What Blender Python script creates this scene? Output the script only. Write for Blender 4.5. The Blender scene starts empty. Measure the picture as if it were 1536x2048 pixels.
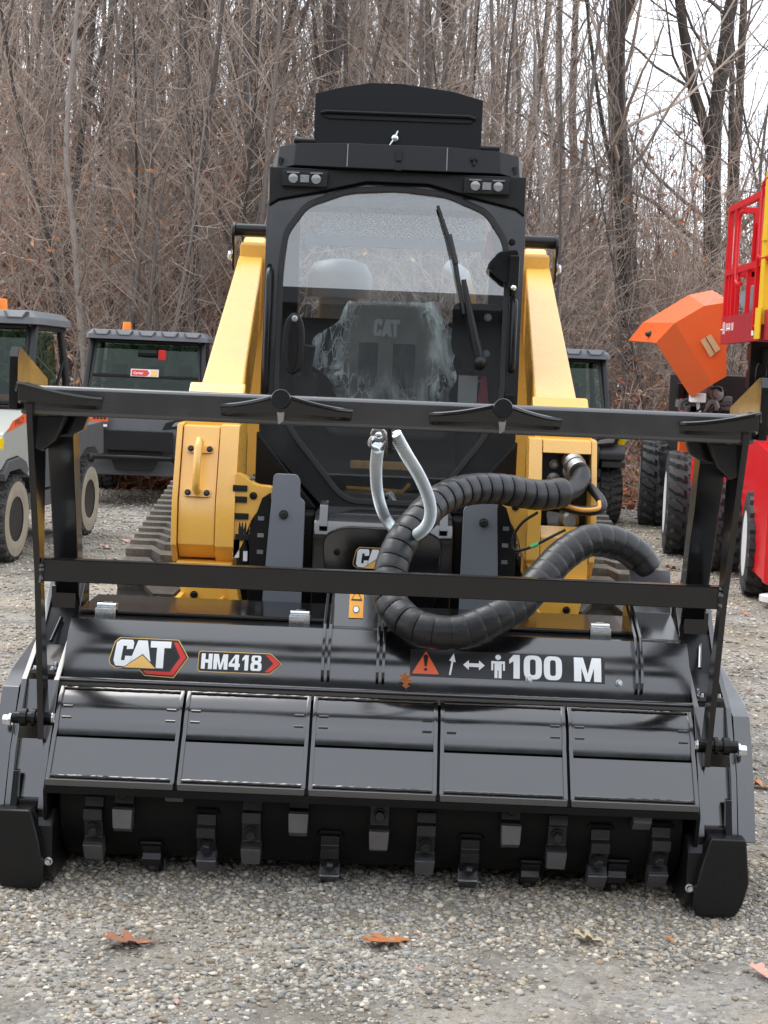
import bpy, bmesh, math, random
import numpy as np
from mathutils import Vector, Matrix

SC = bpy.context.scene
COL = SC.collection
R = math.radians
rnd = random.Random(7)

# ------------------------------------------------------------------ camera
CAM_H = 1.55
PITCH = math.atan(272.0 / 3076.0)
ROLL = R(2.4)
cd = bpy.data.cameras.new('camera')
cam = bpy.data.objects.new('camera', cd)
COL.objects.link(cam)
cd.sensor_fit = 'VERTICAL'
cd.sensor_height = 24.0
cd.lens = 24.0 * 3076.0 / 2048.0
cd.clip_start = 0.05
cd.clip_end = 2000
cam.matrix_world = (Matrix.Translation((0, 0, CAM_H)) @ Matrix.Rotation(R(90) - PITCH, 4, 'X') @ Matrix.Rotation(ROLL, 4, 'Z'))
SC.camera = cam

# ------------------------------------------------------------------ sky
SUN_EL, SUN_AZ = R(60), R(312)          # azimuth measured from +Y clockwise
w = bpy.data.worlds.new('World')
SC.world = w
w.use_nodes = True
nt = w.node_tree
nt.nodes.clear()
N = nt.nodes.new
out = N('ShaderNodeOutputWorld')
bg = N('ShaderNodeBackground')
sky = N('ShaderNodeTexSky')
sky.sky_type = 'NISHITA'
sky.sun_disc = False
sky.sun_elevation = SUN_EL
sky.sun_rotation = SUN_AZ
sky.air_density = 1.0
sky.dust_density = 3.0
sky.altitude = 100
hs = N('ShaderNodeHueSaturation')
hs.inputs['Saturation'].default_value = 0.7
mixc = N('ShaderNodeMix'); mixc.data_type = 'RGBA'
mixc.inputs['Factor'].default_value = 0.70
tc = N('ShaderNodeTexCoord')
mp = N('ShaderNodeMapping'); mp.inputs['Scale'].default_value = (1.2, 1.2, 3.0)
cl = N('ShaderNodeTexNoise'); cl.inputs['Scale'].default_value = 1.6; cl.inputs['Detail'].default_value = 6
rmp = N('ShaderNodeValToRGB')
rmp.color_ramp.elements[0].position = 0.3; rmp.color_ramp.elements[0].color = (8.9, 9.5, 10.4, 1)
rmp.color_ramp.elements[1].position = 0.72; rmp.color_ramp.elements[1].color = (11.6, 12.1, 12.8, 1)
L = nt.links.new
L(tc.outputs['Generated'], mp.inputs['Vector']); L(mp.outputs[0], cl.inputs['Vector'])
L(cl.outputs['Fac'], rmp.inputs['Fac'])
L(sky.outputs[0], hs.inputs['Color'])
L(hs.outputs[0], mixc.inputs['A']); L(rmp.outputs[0], mixc.inputs['B'])
L(mixc.outputs['Result'], bg.inputs['Color'])
bg.inputs['Strength'].default_value = 0.14
L(bg.outputs[0], out.inputs['Surface'])

# ------------------------------------------------------------------ sun (overcast: weak and very soft)
sd = bpy.data.lights.new('sun', 'SUN')
sd.energy = 1.0
sd.angle = R(35)
sd.color = (1.0, 0.965, 0.92)
sun = bpy.data.objects.new('sun', sd)
COL.objects.link(sun)
sdir = Vector((math.sin(SUN_AZ) * math.cos(SUN_EL), math.cos(SUN_AZ) * math.cos(SUN_EL), math.sin(SUN_EL)))
sun.rotation_euler = sdir.to_track_quat('Z', 'Y').to_euler()
sun.location = (0, -5, 20)

SC.view_settings.view_transform = 'Standard'
SC.view_settings.look = 'None'
SC.view_settings.exposure = 0.70
SC.view_settings.gamma = 1.0
SC.view_settings.use_curve_mapping = False
SC.render.engine = 'CYCLES'
SC.cycles.max_bounces = 8
SC.cycles.transparent_max_bounces = 16
SC.cycles.use_denoising = True

# ------------------------------------------------------------------ mesh helpers
def root_of(o):
    while o.parent: o = o.parent
    return o

def link(o, parent=None):
    COL.objects.link(o)
    if parent is not None: o.parent = parent
    return o

def tag(o, label=None, cat=None, group=None, kind=None):
    if label: o['label'] = label
    if cat: o['category'] = cat
    if group: o['group'] = group
    if kind: o['kind'] = kind
    return o

def thing(name, loc, label, cat, group=None):
    o = bpy.data.objects.new(name, None)
    o.empty_display_size = 0.2
    o.location = loc
    link(o)
    return tag(o, label, cat, group)

def copy_tree(o, parent=None):
    c = o.copy(); COL.objects.link(c); c.parent = parent
    for ch in list(o.children): copy_tree(ch, c)
    return c

class MB:
    def __init__(s): s.v = []; s.f = []; s.m = []; s.cm = 0
    def add(s, v, f):
        b = len(s.v)
        s.v += [tuple(p) for p in v]
        s.f += [tuple(i + b for i in q) for q in f]
        s.m += [s.cm] * len(f)
        return s
    def mat(s, i): s.cm = i; return s
    def box(s, x0, x1, y0, y1, z0, z1):
        v = [(x0,y0,z0),(x1,y0,z0),(x1,y1,z0),(x0,y1,z0),(x0,y0,z1),(x1,y0,z1),(x1,y1,z1),(x0,y1,z1)]
        return s.add(v, [(0,3,2,1),(4,5,6,7),(0,1,5,4),(1,2,6,5),(2,3,7,6),(3,0,4,7)])
    def hexa(s, b, t):      # two quads joined
        return s.add(list(b) + list(t), [(0,3,2,1),(4,5,6,7),(0,1,5,4),(1,2,6,5),(2,3,7,6),(3,0,4,7)])
    def prism(s, poly, axis, a, b):
        n = len(poly)
        def P(p, c):
            if axis == 'x': return (c, p[0], p[1])
            if axis == 'y': return (p[0], c, p[1])
            return (p[0], p[1], c)
        v = [P(p, a) for p in poly] + [P(p, b) for p in poly]
        f = [tuple(range(n)), tuple(range(2*n-1, n-1, -1))] + [(i, (i+1) % n, n+(i+1) % n, n+i) for i in range(n)]
        return s.add(v, f)
    def strip(s, prof, x0, x1, th):     # bent plate: profile (y,z) extruded in x with a thickness inwards
        n = len(prof); nr = []
        for i in range(n):
            a = prof[max(i-1, 0)]; b = prof[min(i+1, n-1)]
            d = Vector((b[0]-a[0], b[1]-a[1])).normalized()
            nr.append((d[1], -d[0]))
        o = list(prof); q = [(p[0]+m[0]*th, p[1]+m[1]*th) for p, m in zip(prof, nr)]
        v = [(x0,)+p for p in o] + [(x1,)+p for p in o] + [(x0,)+p for p in q] + [(x1,)+p for p in q]
        f = []
        for i in range(n-1):
            f += [(i, n+i, n+i+1, i+1), (2*n+i, 2*n+i+1, 3*n+i+1, 3*n+i), (i, i+1, 2*n+i+1, 2*n+i), (n+i, 3*n+i, 3*n+i+1, n+i+1)]
        f += [(0, 2*n, 3*n, n), (n-1, 2*n-1, 4*n-1, 3*n-1)]
        return s.add(v, f)
    def tube(s, pts, r, n=8, caps=True, flat=None):
        pts = [Vector(p) for p in pts]; m = len(pts)
        rs = r if isinstance(r, (list, tuple)) else [r]*m
        up = None; v = []
        for i in range(m):
            t = (pts[min(i+1, m-1)] - pts[max(i-1, 0)])
            if t.length < 1e-9: t = Vector((0,0,1))
            t.normalize()
            if up is None:
                up = Vector((0,0,1)) if abs(t.z) < 0.9 else Vector((0,1,0))
            u = up - t*up.dot(t)
            if u.length < 1e-6: u = t.orthogonal()
            u.normalize(); up = u; w_ = t.cross(u)
            for k in range(n):
                a = 2*math.pi*k/n
                v.append(pts[i] + (u*math.cos(a) + w_*math.sin(a))*rs[i])
        f = []
        for i in range(m-1):
            for k in range(n):
                f.append((i*n+k, i*n+(k+1) % n, (i+1)*n+(k+1) % n, (i+1)*n+k))
        if caps: f += [tuple(range(n-1, -1, -1)), tuple(range((m-1)*n, m*n))]
        return s.add(v, f)
    def cyl(s, p0, p1, r0, r1=None, n=16):
        return s.tube([p0, p1], [r0, r0 if r1 is None else r1], n)
    def lathe(s, c, axis, prof, n=24):  # prof (along axis, radius)
        c = Vector(c); ax = Vector(axis).normalized(); u = ax.orthogonal().normalized(); w_ = ax.cross(u); v = []
        for (h, r) in prof:
            for k in range(n):
                a = 2*math.pi*k/n
                v.append(c + ax*h + (u*math.cos(a) + w_*math.sin(a))*r)
        m = len(prof); f = []
        for i in range(m-1):
            for k in range(n): f.append((i*n+k, i*n+(k+1) % n, (i+1)*n+(k+1) % n, (i+1)*n+k))
        f += [tuple(range(n-1, -1, -1)), tuple(range((m-1)*n, m*n))]
        return s.add(v, f)
    def ball(s, c, r, n=10, sc=(1,1,1)):
        prof = [(-r*math.cos(math.pi*i/n), max(1e-4, r*math.sin(math.pi*i/n))) for i in range(n+1)]
        b = len(s.v); s.lathe((0,0,0), (0,0,1), prof, max(8, n+4))
        for i in range(b, len(s.v)):
            p = s.v[i]; s.v[i] = (c[0]+p[0]*sc[0], c[1]+p[1]*sc[1], c[2]+p[2]*sc[2])
        return s
    def xform(s, M, start=0):
        for i in range(start, len(s.v)): s.v[i] = tuple(M @ Vector(s.v[i]))
        return s
    def build(s, name, mat, parent=None, bevel=0.0, seg=2, smooth=35, fix=True):
        me = bpy.data.meshes.new(name)
        off = root_of(parent).location.copy() if parent is not None else Vector((0,0,0))
        me.from_pydata([(p[0]-off.x, p[1]-off.y, p[2]-off.z) for p in s.v], [], s.f)
        mats = mat if isinstance(mat, (list, tuple)) else [mat]
        for m in mats: me.materials.append(m)
        if len(mats) > 1: me.polygons.foreach_set('material_index', s.m)
        if fix or bevel:
            bm = bmesh.new(); bm.from_mesh(me)
            if fix: bmesh.ops.recalc_face_normals(bm, faces=bm.faces[:])
            if bevel:
                es = [e for e in bm.edges if len(e.link_faces) == 2 and e.calc_face_angle(0) > R(25)]
                try: bmesh.ops.bevel(bm, geom=es, offset=bevel, segments=seg, affect='EDGES', profile=0.6, clamp_overlap=True)
                except Exception as ex: print('bevel', name, ex)
            bm.to_mesh(me); bm.free()
        if smooth:
            me.polygons.foreach_set('use_smooth', [True]*len(me.polygons))
            me.set_sharp_from_angle(angle=R(smooth))
        o = bpy.data.objects.new(name, me)
        if bevel and smooth:
            wn = o.modifiers.new('weighted', 'WEIGHTED_NORMAL'); wn.keep_sharp = True; wn.weight = 80
        return link(o, parent)

def spline(ctrl, n):
    """Catmull-Rom through the control points, n samples per span."""
    c = [Vector(p) for p in ctrl]; c = [c[0]*2-c[1]] + c + [c[-1]*2-c[-2]]; o = []
    for i in range(1, len(c)-2):
        p0, p1, p2, p3 = c[i-1:i+3]
        for k in range(n):
            t = k/n
            o.append(0.5*((2*p1)+(-p0+p2)*t+(2*p0-5*p1+4*p2-p3)*t*t+(-p0+3*p1-3*p2+p3)*t**3))
    o.append(c[-2]); return o

def resample(pts, step):
    o = [Vector(pts[0])]; acc = 0.0
    for a, b in zip(pts, pts[1:]):
        a = Vector(a); b = Vector(b); l = (b-a).length
        if l < 1e-9: continue
        d = step-acc
        while d <= l:
            o.append(a.lerp(b, d/l)); d += step
        acc = l-(d-step)
    return o

def round_poly(poly, r, n=5):
    """round the corners of a 2-D polygon; r is one radius or a list."""
    o = []; m = len(poly)
    for i in range(m):
        rr = r[i] if isinstance(r, (list, tuple)) else r
        p = Vector(poly[i]); a = Vector(poly[i-1]); b = Vector(poly[(i+1) % m])
        if rr <= 0: o.append(tuple(p)); continue
        da = (a-p); db = (b-p); la, lb = da.length, db.length
        k = min(rr, la*0.48, lb*0.48)
        s_ = p+da/la*k; e_ = p+db/lb*k
        for j in range(n+1):
            t = j/n
            o.append(tuple(s_*(1-t)**2 + p*2*t*(1-t) + e_*t*t))
    return o

# ------------------------------------------------------------------ materials
MATS = {}
def mat(name, col, rough=0.5, metal=0.0, ior=1.5, var=0.0, vscale=8.0, bump=0.0, bscale=60.0, rvar=0.0, dust=0.0, dcol=(0.30,0.28,0.25), coat=0.0, spec=0.5, emit=None, orand=0.0):
    m = bpy.data.materials.new(name); m.use_nodes = True
    t = m.node_tree; b = t.nodes['Principled BSDF']; ln = t.links.new
    b.inputs['Base Color'].default_value = (*col, 1)
    b.inputs['Roughness'].default_value = rough
    b.inputs['Metallic'].default_value = metal
    b.inputs['IOR'].default_value = ior
    b.inputs['Coat Weight'].default_value = coat
    b.inputs['Specular IOR Level'].default_value = spec
    tc = t.nodes.new('ShaderNodeTexCoord')
    def noise(sc, det=5, rg=0.6):
        n = t.nodes.new('ShaderNodeTexNoise'); n.inputs['Scale'].default_value = sc; n.inputs['Detail'].default_value = det; n.inputs['Roughness'].default_value = rg
        ln(tc.outputs['Object'], n.inputs['Vector']); return n
    last = None
    if var or dust:
        n = noise(vscale)
        mx = t.nodes.new('ShaderNodeMix'); mx.data_type = 'RGBA'
        mx.inputs['A'].default_value = (*[c*(1-var) for c in col], 1)
        mx.inputs['B'].default_value = (*[min(1, c*(1+var)) for c in col], 1)
        ln(n.outputs['Fac'], mx.inputs['Factor']); last = mx.outputs['Result']
        if dust:
            n2 = noise(vscale*0.7+3, 9, 0.72)
            rp = t.nodes.new('ShaderNodeValToRGB'); rp.color_ramp.elements[0].position = 0.5; rp.color_ramp.elements[1].position = 0.85
            rp.color_ramp.elements[1].color = (dust, dust, dust, 1)
            ln(n2.outputs['Fac'], rp.inputs['Fac'])
            m2 = t.nodes.new('ShaderNodeMix'); m2.data_type = 'RGBA'
            ln(rp.outputs[0], m2.inputs['Factor']); ln(last, m2.inputs['A']); m2.inputs['B'].default_value = (*dcol, 1)
            last = m2.outputs['Result']
        if orand:
            oi = t.nodes.new('ShaderNodeObjectInfo'); om = t.nodes.new('ShaderNodeMapRange')
            om.inputs['To Min'].default_value = 1-orand; om.inputs['To Max'].default_value = 1+orand
            vs = t.nodes.new('ShaderNodeVectorMath'); vs.operation = 'SCALE'
            ln(oi.outputs['Random'], om.inputs['Value']); ln(last, vs.inputs[0]); ln(om.outputs[0], vs.inputs['Scale']); last = vs.outputs[0]
        ln(last, b.inputs['Base Color'])
    if rvar:
        n3 = noise(vscale*1.7, 6)
        mr = t.nodes.new('ShaderNodeMapRange'); mr.inputs['From Min'].default_value = 0.3; mr.inputs['From Max'].default_value = 0.7
        mr.inputs['To Min'].default_value = max(0.02, rough-rvar); mr.inputs['To Max'].default_value = min(1, rough+rvar)
        ln(n3.outputs['Fac'], mr.inputs['Value']); ln(mr.outputs[0], b.inputs['Roughness'])
    if bump:
        n4 = noise(bscale, 4)
        bp = t.nodes.new('ShaderNodeBump'); bp.inputs['Strength'].default_value = bump; bp.inputs['Distance'].default_value = 0.01
        ln(n4.outputs['Fac'], bp.inputs['Height']); ln(bp.outputs[0], b.inputs['Normal'])
    if emit:
        b.inputs['Emission Color'].default_value = (*emit[0], 1); b.inputs['Emission Strength'].default_value = emit[1]
    MATS[name] = m
    return m

def glass_mat(name, tint=(0.9,0.95,0.93), rough=0.01, ior=1.5):
    m = bpy.data.materials.new(name); m.use_nodes = True
    t = m.node_tree; t.nodes.clear(); ln = t.links.new
    o = t.nodes.new('ShaderNodeOutputMaterial'); mx = t.nodes.new('ShaderNodeMixShader')
    tr = t.nodes.new('ShaderNodeBsdfTransparent'); tr.inputs[0].default_value = (*tint, 1)
    gl = t.nodes.new('ShaderNodeBsdfGlossy'); gl.inputs['Roughness'].default_value = rough
    fr = t.nodes.new('ShaderNodeFresnel'); fr.inputs['IOR'].default_value = ior
    ln(fr.outputs[0], mx.inputs[0]); ln(tr.outputs[0], mx.inputs[1]); ln(gl.outputs[0], mx.inputs[2]); ln(mx.outputs[0], o.inputs[0])
    return m

M_GLOSS = mat('gloss_black_paint', (0.0045,0.0045,0.005), 0.15, ior=1.95, var=0.15, vscale=3, rvar=0.05, bump=0.02, bscale=14, dust=0.10, dcol=(0.05,0.047,0.044))
M_SATIN = mat('satin_black_paint', (0.006,0.006,0.0065), 0.32, ior=1.45, var=0.2, vscale=5, rvar=0.08, dust=0.10, dcol=(0.035,0.033,0.031), spec=0.4)
M_FRAME = mat('frame_black_paint', (0.005,0.005,0.0055), 0.17, ior=1.6, var=0.2, vscale=4, rvar=0.06, bump=0.02, bscale=30, dust=0.12, dcol=(0.04,0.038,0.035))
M_BAR = mat('bar_black_paint', (0.014,0.014,0.015), 0.24, ior=2.1, var=0.2, vscale=4, rvar=0.06, bump=0.02, bscale=30, dust=0.12, dcol=(0.06,0.057,0.053))
M_MATTE = mat('matte_black_steel', (0.0035,0.0035,0.004), 0.45, var=0.3, vscale=9, bump=0.12, bscale=120, dust=0.12, dcol=(0.02,0.019,0.017), spec=0.2)
M_CUT = mat('cutter_steel', (0.012,0.012,0.013), 0.40, var=0.3, vscale=14, bump=0.15, bscale=90, dust=0.25, dcol=(0.05,0.047,0.043), spec=0.5)
M_TIP = mat('carbide_tip', (0.16,0.16,0.17), 0.38, metal=0.7, var=0.3, vscale=20, bump=0.15, bscale=120)
M_PLAST = mat('black_plastic', (0.009,0.009,0.0095), 0.42, var=0.25, vscale=12, bump=0.1, bscale=300, dust=0.12, dcol=(0.05,0.05,0.048), spec=0.4)
M_RUBBER = mat('black_rubber', (0.012,0.012,0.0125), 0.5, var=0.25, vscale=10, bump=0.1, bscale=90, dust=0.2, dcol=(0.06,0.058,0.053), spec=0.4)
M_SLEEVE = mat('hose_sleeve', (0.012,0.012,0.013), 0.36, var=0.25, vscale=16, bump=0.14, bscale=120, dust=0.25, dcol=(0.05,0.05,0.05), rvar=0.08)
M_TRACKB = mat('track_belt', (0.03,0.028,0.025), 0.9, var=0.3, vscale=12, dust=0.4, dcol=(0.12,0.105,0.09))
M_TRACK = mat('track_rubber', (0.10,0.09,0.078), 0.85, var=0.4, vscale=12, bump=0.3, bscale=70, dust=0.8, dcol=(0.32,0.29,0.24))
M_YEL = mat('yellow_paint', (0.80,0.425,0.062), 0.28, ior=1.85, var=0.05, vscale=3, rvar=0.05, bump=0.012, bscale=40, dust=0.10, dcol=(0.40,0.28,0.12))
M_GREY = mat('dark_grey_paint', (0.16,0.17,0.19), 0.36, ior=1.55, var=0.08, vscale=6, rvar=0.08, dust=0.12)
M_ZINC = mat('zinc_plate', (0.68,0.71,0.73), 0.28, metal=1.0, var=0.12, vscale=30, rvar=0.1)
M_STEEL = mat('worn_steel', (0.42,0.42,0.42), 0.38, metal=1.0, var=0.25, vscale=25, rvar=0.12)
M_DARK = mat('dark_interior', (0.012,0.012,0.013), 0.6, var=0.3, vscale=8, spec=0.3)
M_WHITE = mat('white_print', (0.82,0.83,0.84), 0.4, var=0.03, vscale=30)
M_RED = mat('red_print', (0.62,0.025,0.02), 0.35, var=0.1, vscale=30)
M_GOLD = mat('gold_print', (0.80,0.48,0.12), 0.35, var=0.05, vscale=30)
M_ORG = mat('orange_print', (0.80,0.12,0.03), 0.4, var=0.05, vscale=30)
M_INK = mat('black_print', (0.012,0.012,0.013), 0.4, var=0.1, vscale=30)
M_WARN = mat('amber_sticker', (0.85,0.38,0.03), 0.4, var=0.05, vscale=30)
M_GLASS = glass_mat('cab_glass', (0.96,0.98,0.985), 0.004, 2.0)
# ------------------------------------------------------------------ setting: ground and hillside
def smooth(a, b, x):
    t = min(1, max(0, (x-a)/(b-a))); return t*t*(3-2*t)

def ground_mat():
    m = bpy.data.materials.new('gravel_ground'); m.use_nodes = True
    t = m.node_tree; b = t.nodes['Principled BSDF']; ln = t.links.new
    b.inputs['Roughness'].default_value = 0.92
    tc = t.nodes.new('ShaderNodeTexCoord')
    def tex(kind, sc, **k):
        n = t.nodes.new(kind); n.inputs['Scale'].default_value = sc
        for a, v in k.items(): n.inputs[a].default_value = v
        ln(tc.outputs['Object'], n.inputs['Vector']); return n
    def ramp(src, stops):
        r = t.nodes.new('ShaderNodeValToRGB'); e = r.color_ramp.elements
        while len(e) < len(stops): e.new(0.5)
        for el, (p, c) in zip(e, stops): el.position = p; el.color = (*c, 1)
        ln(src, r.inputs['Fac']); return r
    def mix(f, a, c, mode='MIX'):
        x = t.nodes.new('ShaderNodeMix'); x.data_type = 'RGBA'; x.blend_type = mode
        if isinstance(f, float): x.inputs['Factor'].default_value = f
        else: ln(f, x.inputs['Factor'])
        ln(a, x.inputs['A']); ln(c, x.inputs['B']); return x.outputs['Result']
    v1 = tex('ShaderNodeTexVoronoi', 55, Randomness=1.0)
    stone = ramp(v1.outputs['Color'], [(0.1, (0.15,0.145,0.14)), (0.45, (0.25,0.245,0.24)), (0.75, (0.30,0.28,0.255)), (0.95, (0.44,0.43,0.41))])
    n1 = tex('ShaderNodeTexNoise', 0.9, Detail=7.0, Roughness=0.65)
    n2 = tex('ShaderNodeTexNoise', 130, Detail=4.0, Roughness=0.7)
    dirt = ramp(n2.outputs['Fac'], [(0.3, (0.17,0.145,0.11)), (0.7, (0.42,0.36,0.27))])
    fac = ramp(n1.outputs['Fac'], [(0.44, (0.3,0.3,0.3)), (0.60, (0.95,0.95,0.95))])
    n5 = tex('ShaderNodeTexNoise', 2.3, Detail=6.0, Roughness=0.6)
    damp = ramp(n5.outputs['Fac'], [(0.38, (0.58,0.56,0.53)), (0.56, (1.0,1.0,1.0))])
    c = mix(fac.outputs[0], stone.outputs[0], dirt.outputs[0])
    c = mix(1.0, c, damp.outputs[0], 'MULTIPLY')
    ln(c, b.inputs['Base Color'])
    bp = t.nodes.new('ShaderNodeBump'); bp.inputs['Strength'].default_value = 0.8; bp.inputs['Distance'].default_value = 0.012
    inv = t.nodes.new('ShaderNodeMath'); inv.operation = 'SUBTRACT'; inv.inputs[0].default_value = 1.0
    ln(v1.outputs['Distance'], inv.inputs[1]); ln(inv.outputs[0], bp.inputs['Height']); ln(bp.outputs[0], b.inputs['Normal'])
    return m
M_GROUND = ground_mat()
g = MB().add([(-300,-300,0),(300,-300,0),(300,300,0),(-300,300,0)], [(0,1,2,3)]).build('ground', M_GROUND, smooth=0, fix=False)
tag(g, 'grey crushed gravel yard with brown dirt patches', 'ground', kind='structure')

def attr_mat(name, rough=0.85, bump=0.0, spec=0.4, trans=0.0):
    m = bpy.data.materials.new(name); m.use_nodes = True
    t = m.node_tree; b = t.nodes['Principled BSDF']; ln = t.links.new
    a = t.nodes.new('ShaderNodeAttribute'); a.attribute_name = 'tone'
    tc = t.nodes.new('ShaderNodeTexCoord')
    n = t.nodes.new('ShaderNodeTexNoise'); n.inputs['Scale'].default_value = 180; n.inputs['Detail'].default_value = 4
    ln(tc.outputs['Object'], n.inputs['Vector'])
    mr = t.nodes.new('ShaderNodeMapRange'); mr.inputs['To Min'].default_value = 0.65; mr.inputs['To Max'].default_value = 1.3
    ln(n.outputs['Fac'], mr.inputs['Value'])
    mx = t.nodes.new('ShaderNodeVectorMath'); mx.operation = 'SCALE'
    ln(a.outputs['Color'], mx.inputs[0]); ln(mr.outputs[0], mx.inputs['Scale']); ln(mx.outputs[0], b.inputs['Base Color'])
    b.inputs['Roughness'].default_value = rough; b.inputs['Specular IOR Level'].default_value = spec
    return m
M_STONE = attr_mat('crushed_stone', 0.8)

def np_mesh(name, V, F, mat_, tone=None, smooth_=False):
    """V (n,3), F (m,k) arrays of one face size."""
    k = F.shape[1]; me = bpy.data.meshes.new(name)
    me.vertices.add(len(V)); me.vertices.foreach_set('co', V.astype(np.float32).ravel())
    me.loops.add(F.size); me.loops.foreach_set('vertex_index', F.astype(np.int32).ravel())
    me.polygons.add(len(F)); me.polygons.foreach_set('loop_start', np.arange(0, F.size, k, dtype=np.int32))
    me.polygons.foreach_set('loop_total', np.full(len(F), k, dtype=np.int32))
    me.update(calc_edges=True)
    if tone is not None:
        a = me.attributes.new('tone', 'FLOAT_COLOR', 'FACE')
        c = np.ones((len(F), 4), np.float32); c[:, :3] = tone
        a.data.foreach_set('color', c.ravel())
    me.materials.append(mat_)
    if smooth_: me.polygons.foreach_set('use_smooth', np.ones(len(F), bool))
    me.validate()
    return me

PHI = (1+5**0.5)/2
ICO_V = np.array([(-1,PHI,0),(1,PHI,0),(-1,-PHI,0),(1,-PHI,0),(0,-1,PHI),(0,1,PHI),(0,-1,-PHI),(0,1,-PHI),(PHI,0,-1),(PHI,0,1),(-PHI,0,-1),(-PHI,0,1)])/1.902
ICO_F = np.array([(0,11,5),(0,5,1),(0,1,7),(0,7,10),(0,10,11),(1,5,9),(5,11,4),(11,10,2),(10,7,6),(7,1,8),(3,9,4),(3,4,2),(3,2,6),(3,6,8),(3,8,9),(4,9,5),(2,4,11),(6,2,10),(8,6,7),(9,8,1)])
OCT_V = np.array([(1,0,0),(-1,0,0),(0,1,0),(0,-1,0),(0,0,1),(0,0,-1)], float)
OCT_F = np.array([(0,2,4),(2,1,4),(1,3,4),(3,0,4),(2,0,5),(1,2,5),(3,1,5),(0,3,5)])

def value_noise(x, y, seed, s):
    rs = np.random.RandomState(seed); g_ = rs.rand(64, 64)
    u = x*s; v = y*s; i = np.floor(u).astype(int); j = np.floor(v).astype(int); fu = u-i; fv = v-j
    fu = fu*fu*(3-2*fu); fv = fv*fv*(3-2*fv)
    q = lambda a, b: g_[a % 64, b % 64]
    return (q(i,j)*(1-fu)+q(i+1,j)*fu)*(1-fv)+(q(i,j+1)*(1-fu)+q(i+1,j+1)*fu)*fv

STONE_TONES = np.array([(0.27,0.275,0.275),(0.22,0.225,0.23),(0.31,0.30,0.285),(0.36,0.345,0.32),(0.19,0.185,0.175),(0.29,0.265,0.225),(0.24,0.245,0.25),(0.46,0.44,0.41),(0.24,0.20,0.165)])
def stones(n, xr, yr, smin, smax, rs, V0, F0, keep=None):
    x = rs.uniform(*xr, n); y = rs.uniform(*yr, n)
    if keep is not None:
        k = keep(x, y, rs); x = x[k]; y = y[k]; n = len(x)
    s = smin*(smax/smin)**(rs.rand(n)**1.6)
    a = rs.uniform(0, 6.283, n); V = V0[None]*(1+rs.uniform(-0.42, 0.34, (n, len(V0), 1)))
    V = V*np.stack([s, s*rs.uniform(0.6, 0.95, n), s*rs.uniform(0.38, 0.65, n)], 1)[:, None, :]
    tx = rs.uniform(-0.5, 0.5, n)
    ct, st = np.cos(tx)[:, None], np.sin(tx)[:, None]
    Y_, Z_ = V[..., 1]*ct-V[..., 2]*st, V[..., 1]*st+V[..., 2]*ct
    ca, sa = np.cos(a)[:, None], np.sin(a)[:, None]
    X2, Y2 = V[..., 0]*ca-Y_*sa, V[..., 0]*sa+Y_*ca
    O = np.stack([X2+x[:, None], Y2+y[:, None], Z_+(s*rs.uniform(-0.22, 0.32, n))[:, None]], -1)
    F = F0[None]+(np.arange(n)*len(V0))[:, None, None]
    tone = STONE_TONES[rs.randint(0, len(STONE_TONES), n)]*rs.uniform(0.80, 1.45, (n, 1))
    tone = tone*np.array([1.05, 1.01, 0.93]); warm = value_noise(x, y, 3, 1.6)[:, None]
    tone = tone*(1-0.45*warm)+tone*np.array([1.25, 1.05, 0.78])*0.45*warm
    return O.reshape(-1, 3), F.reshape(-1, 3), np.repeat(tone, len(F0), 0)

def join(*parts):
    off = 0; Vs = []; Fs = []; Ts = []
    for V, F, T in parts:
        Vs.append(V); Fs.append(F+off); Ts.append(T); off += len(V)
    return np.concatenate(Vs), np.concatenate(Fs), np.concatenate(Ts)

rs = np.random.RandomState(11)
def keep_front(x, y, r):      # fewer loose stones where the dirt shows, towards the viewer
    d = value_noise(x, y, 5, 1.7)*0.55+value_noise(x, y, 9, 5.0)*0.3+value_noise(x, y, 17, 14.0)*0.15
    lim = np.clip((4.45-y)/0.9, 0, 1)*0.80+np.clip(x, -1, 1)*0.08
    return r.rand(len(x)) > np.clip((lim-d)*3.0+0.30, 0.05, 0.93)
parts_ = [stones(64000, (-1.75, 1.75), (3.25, 5.0), 0.0045, 0.0150, rs, ICO_V, ICO_F, keep_front),
          stones(9000, (-1.75, 1.75), (3.25, 5.0), 0.003, 0.006, rs, OCT_V, OCT_F),
          stones(9000, (-2.9, -0.9), (4.9, 9.0), 0.006, 0.018, rs, ICO_V, ICO_F),
          stones(9000, (0.9, 2.9), (4.9, 9.0), 0.006, 0.018, rs, ICO_V, ICO_F),
          stones(26000, (-4.6, 4.6), (8.5, 15.0), 0.010, 0.024, rs, OCT_V, OCT_F),
          stones(16000, (-6, 6), (14.5, 20.5), 0.014, 0.030, rs, OCT_V, OCT_F)]
gv = bpy.data.objects.new('gravel', np_mesh('gravel', *join(*parts_)[:2], M_STONE, join(*parts_)[2]))
link(gv); tag(gv, 'loose grey crushed stone scattered over the yard', 'gravel', kind='stuff')

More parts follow.
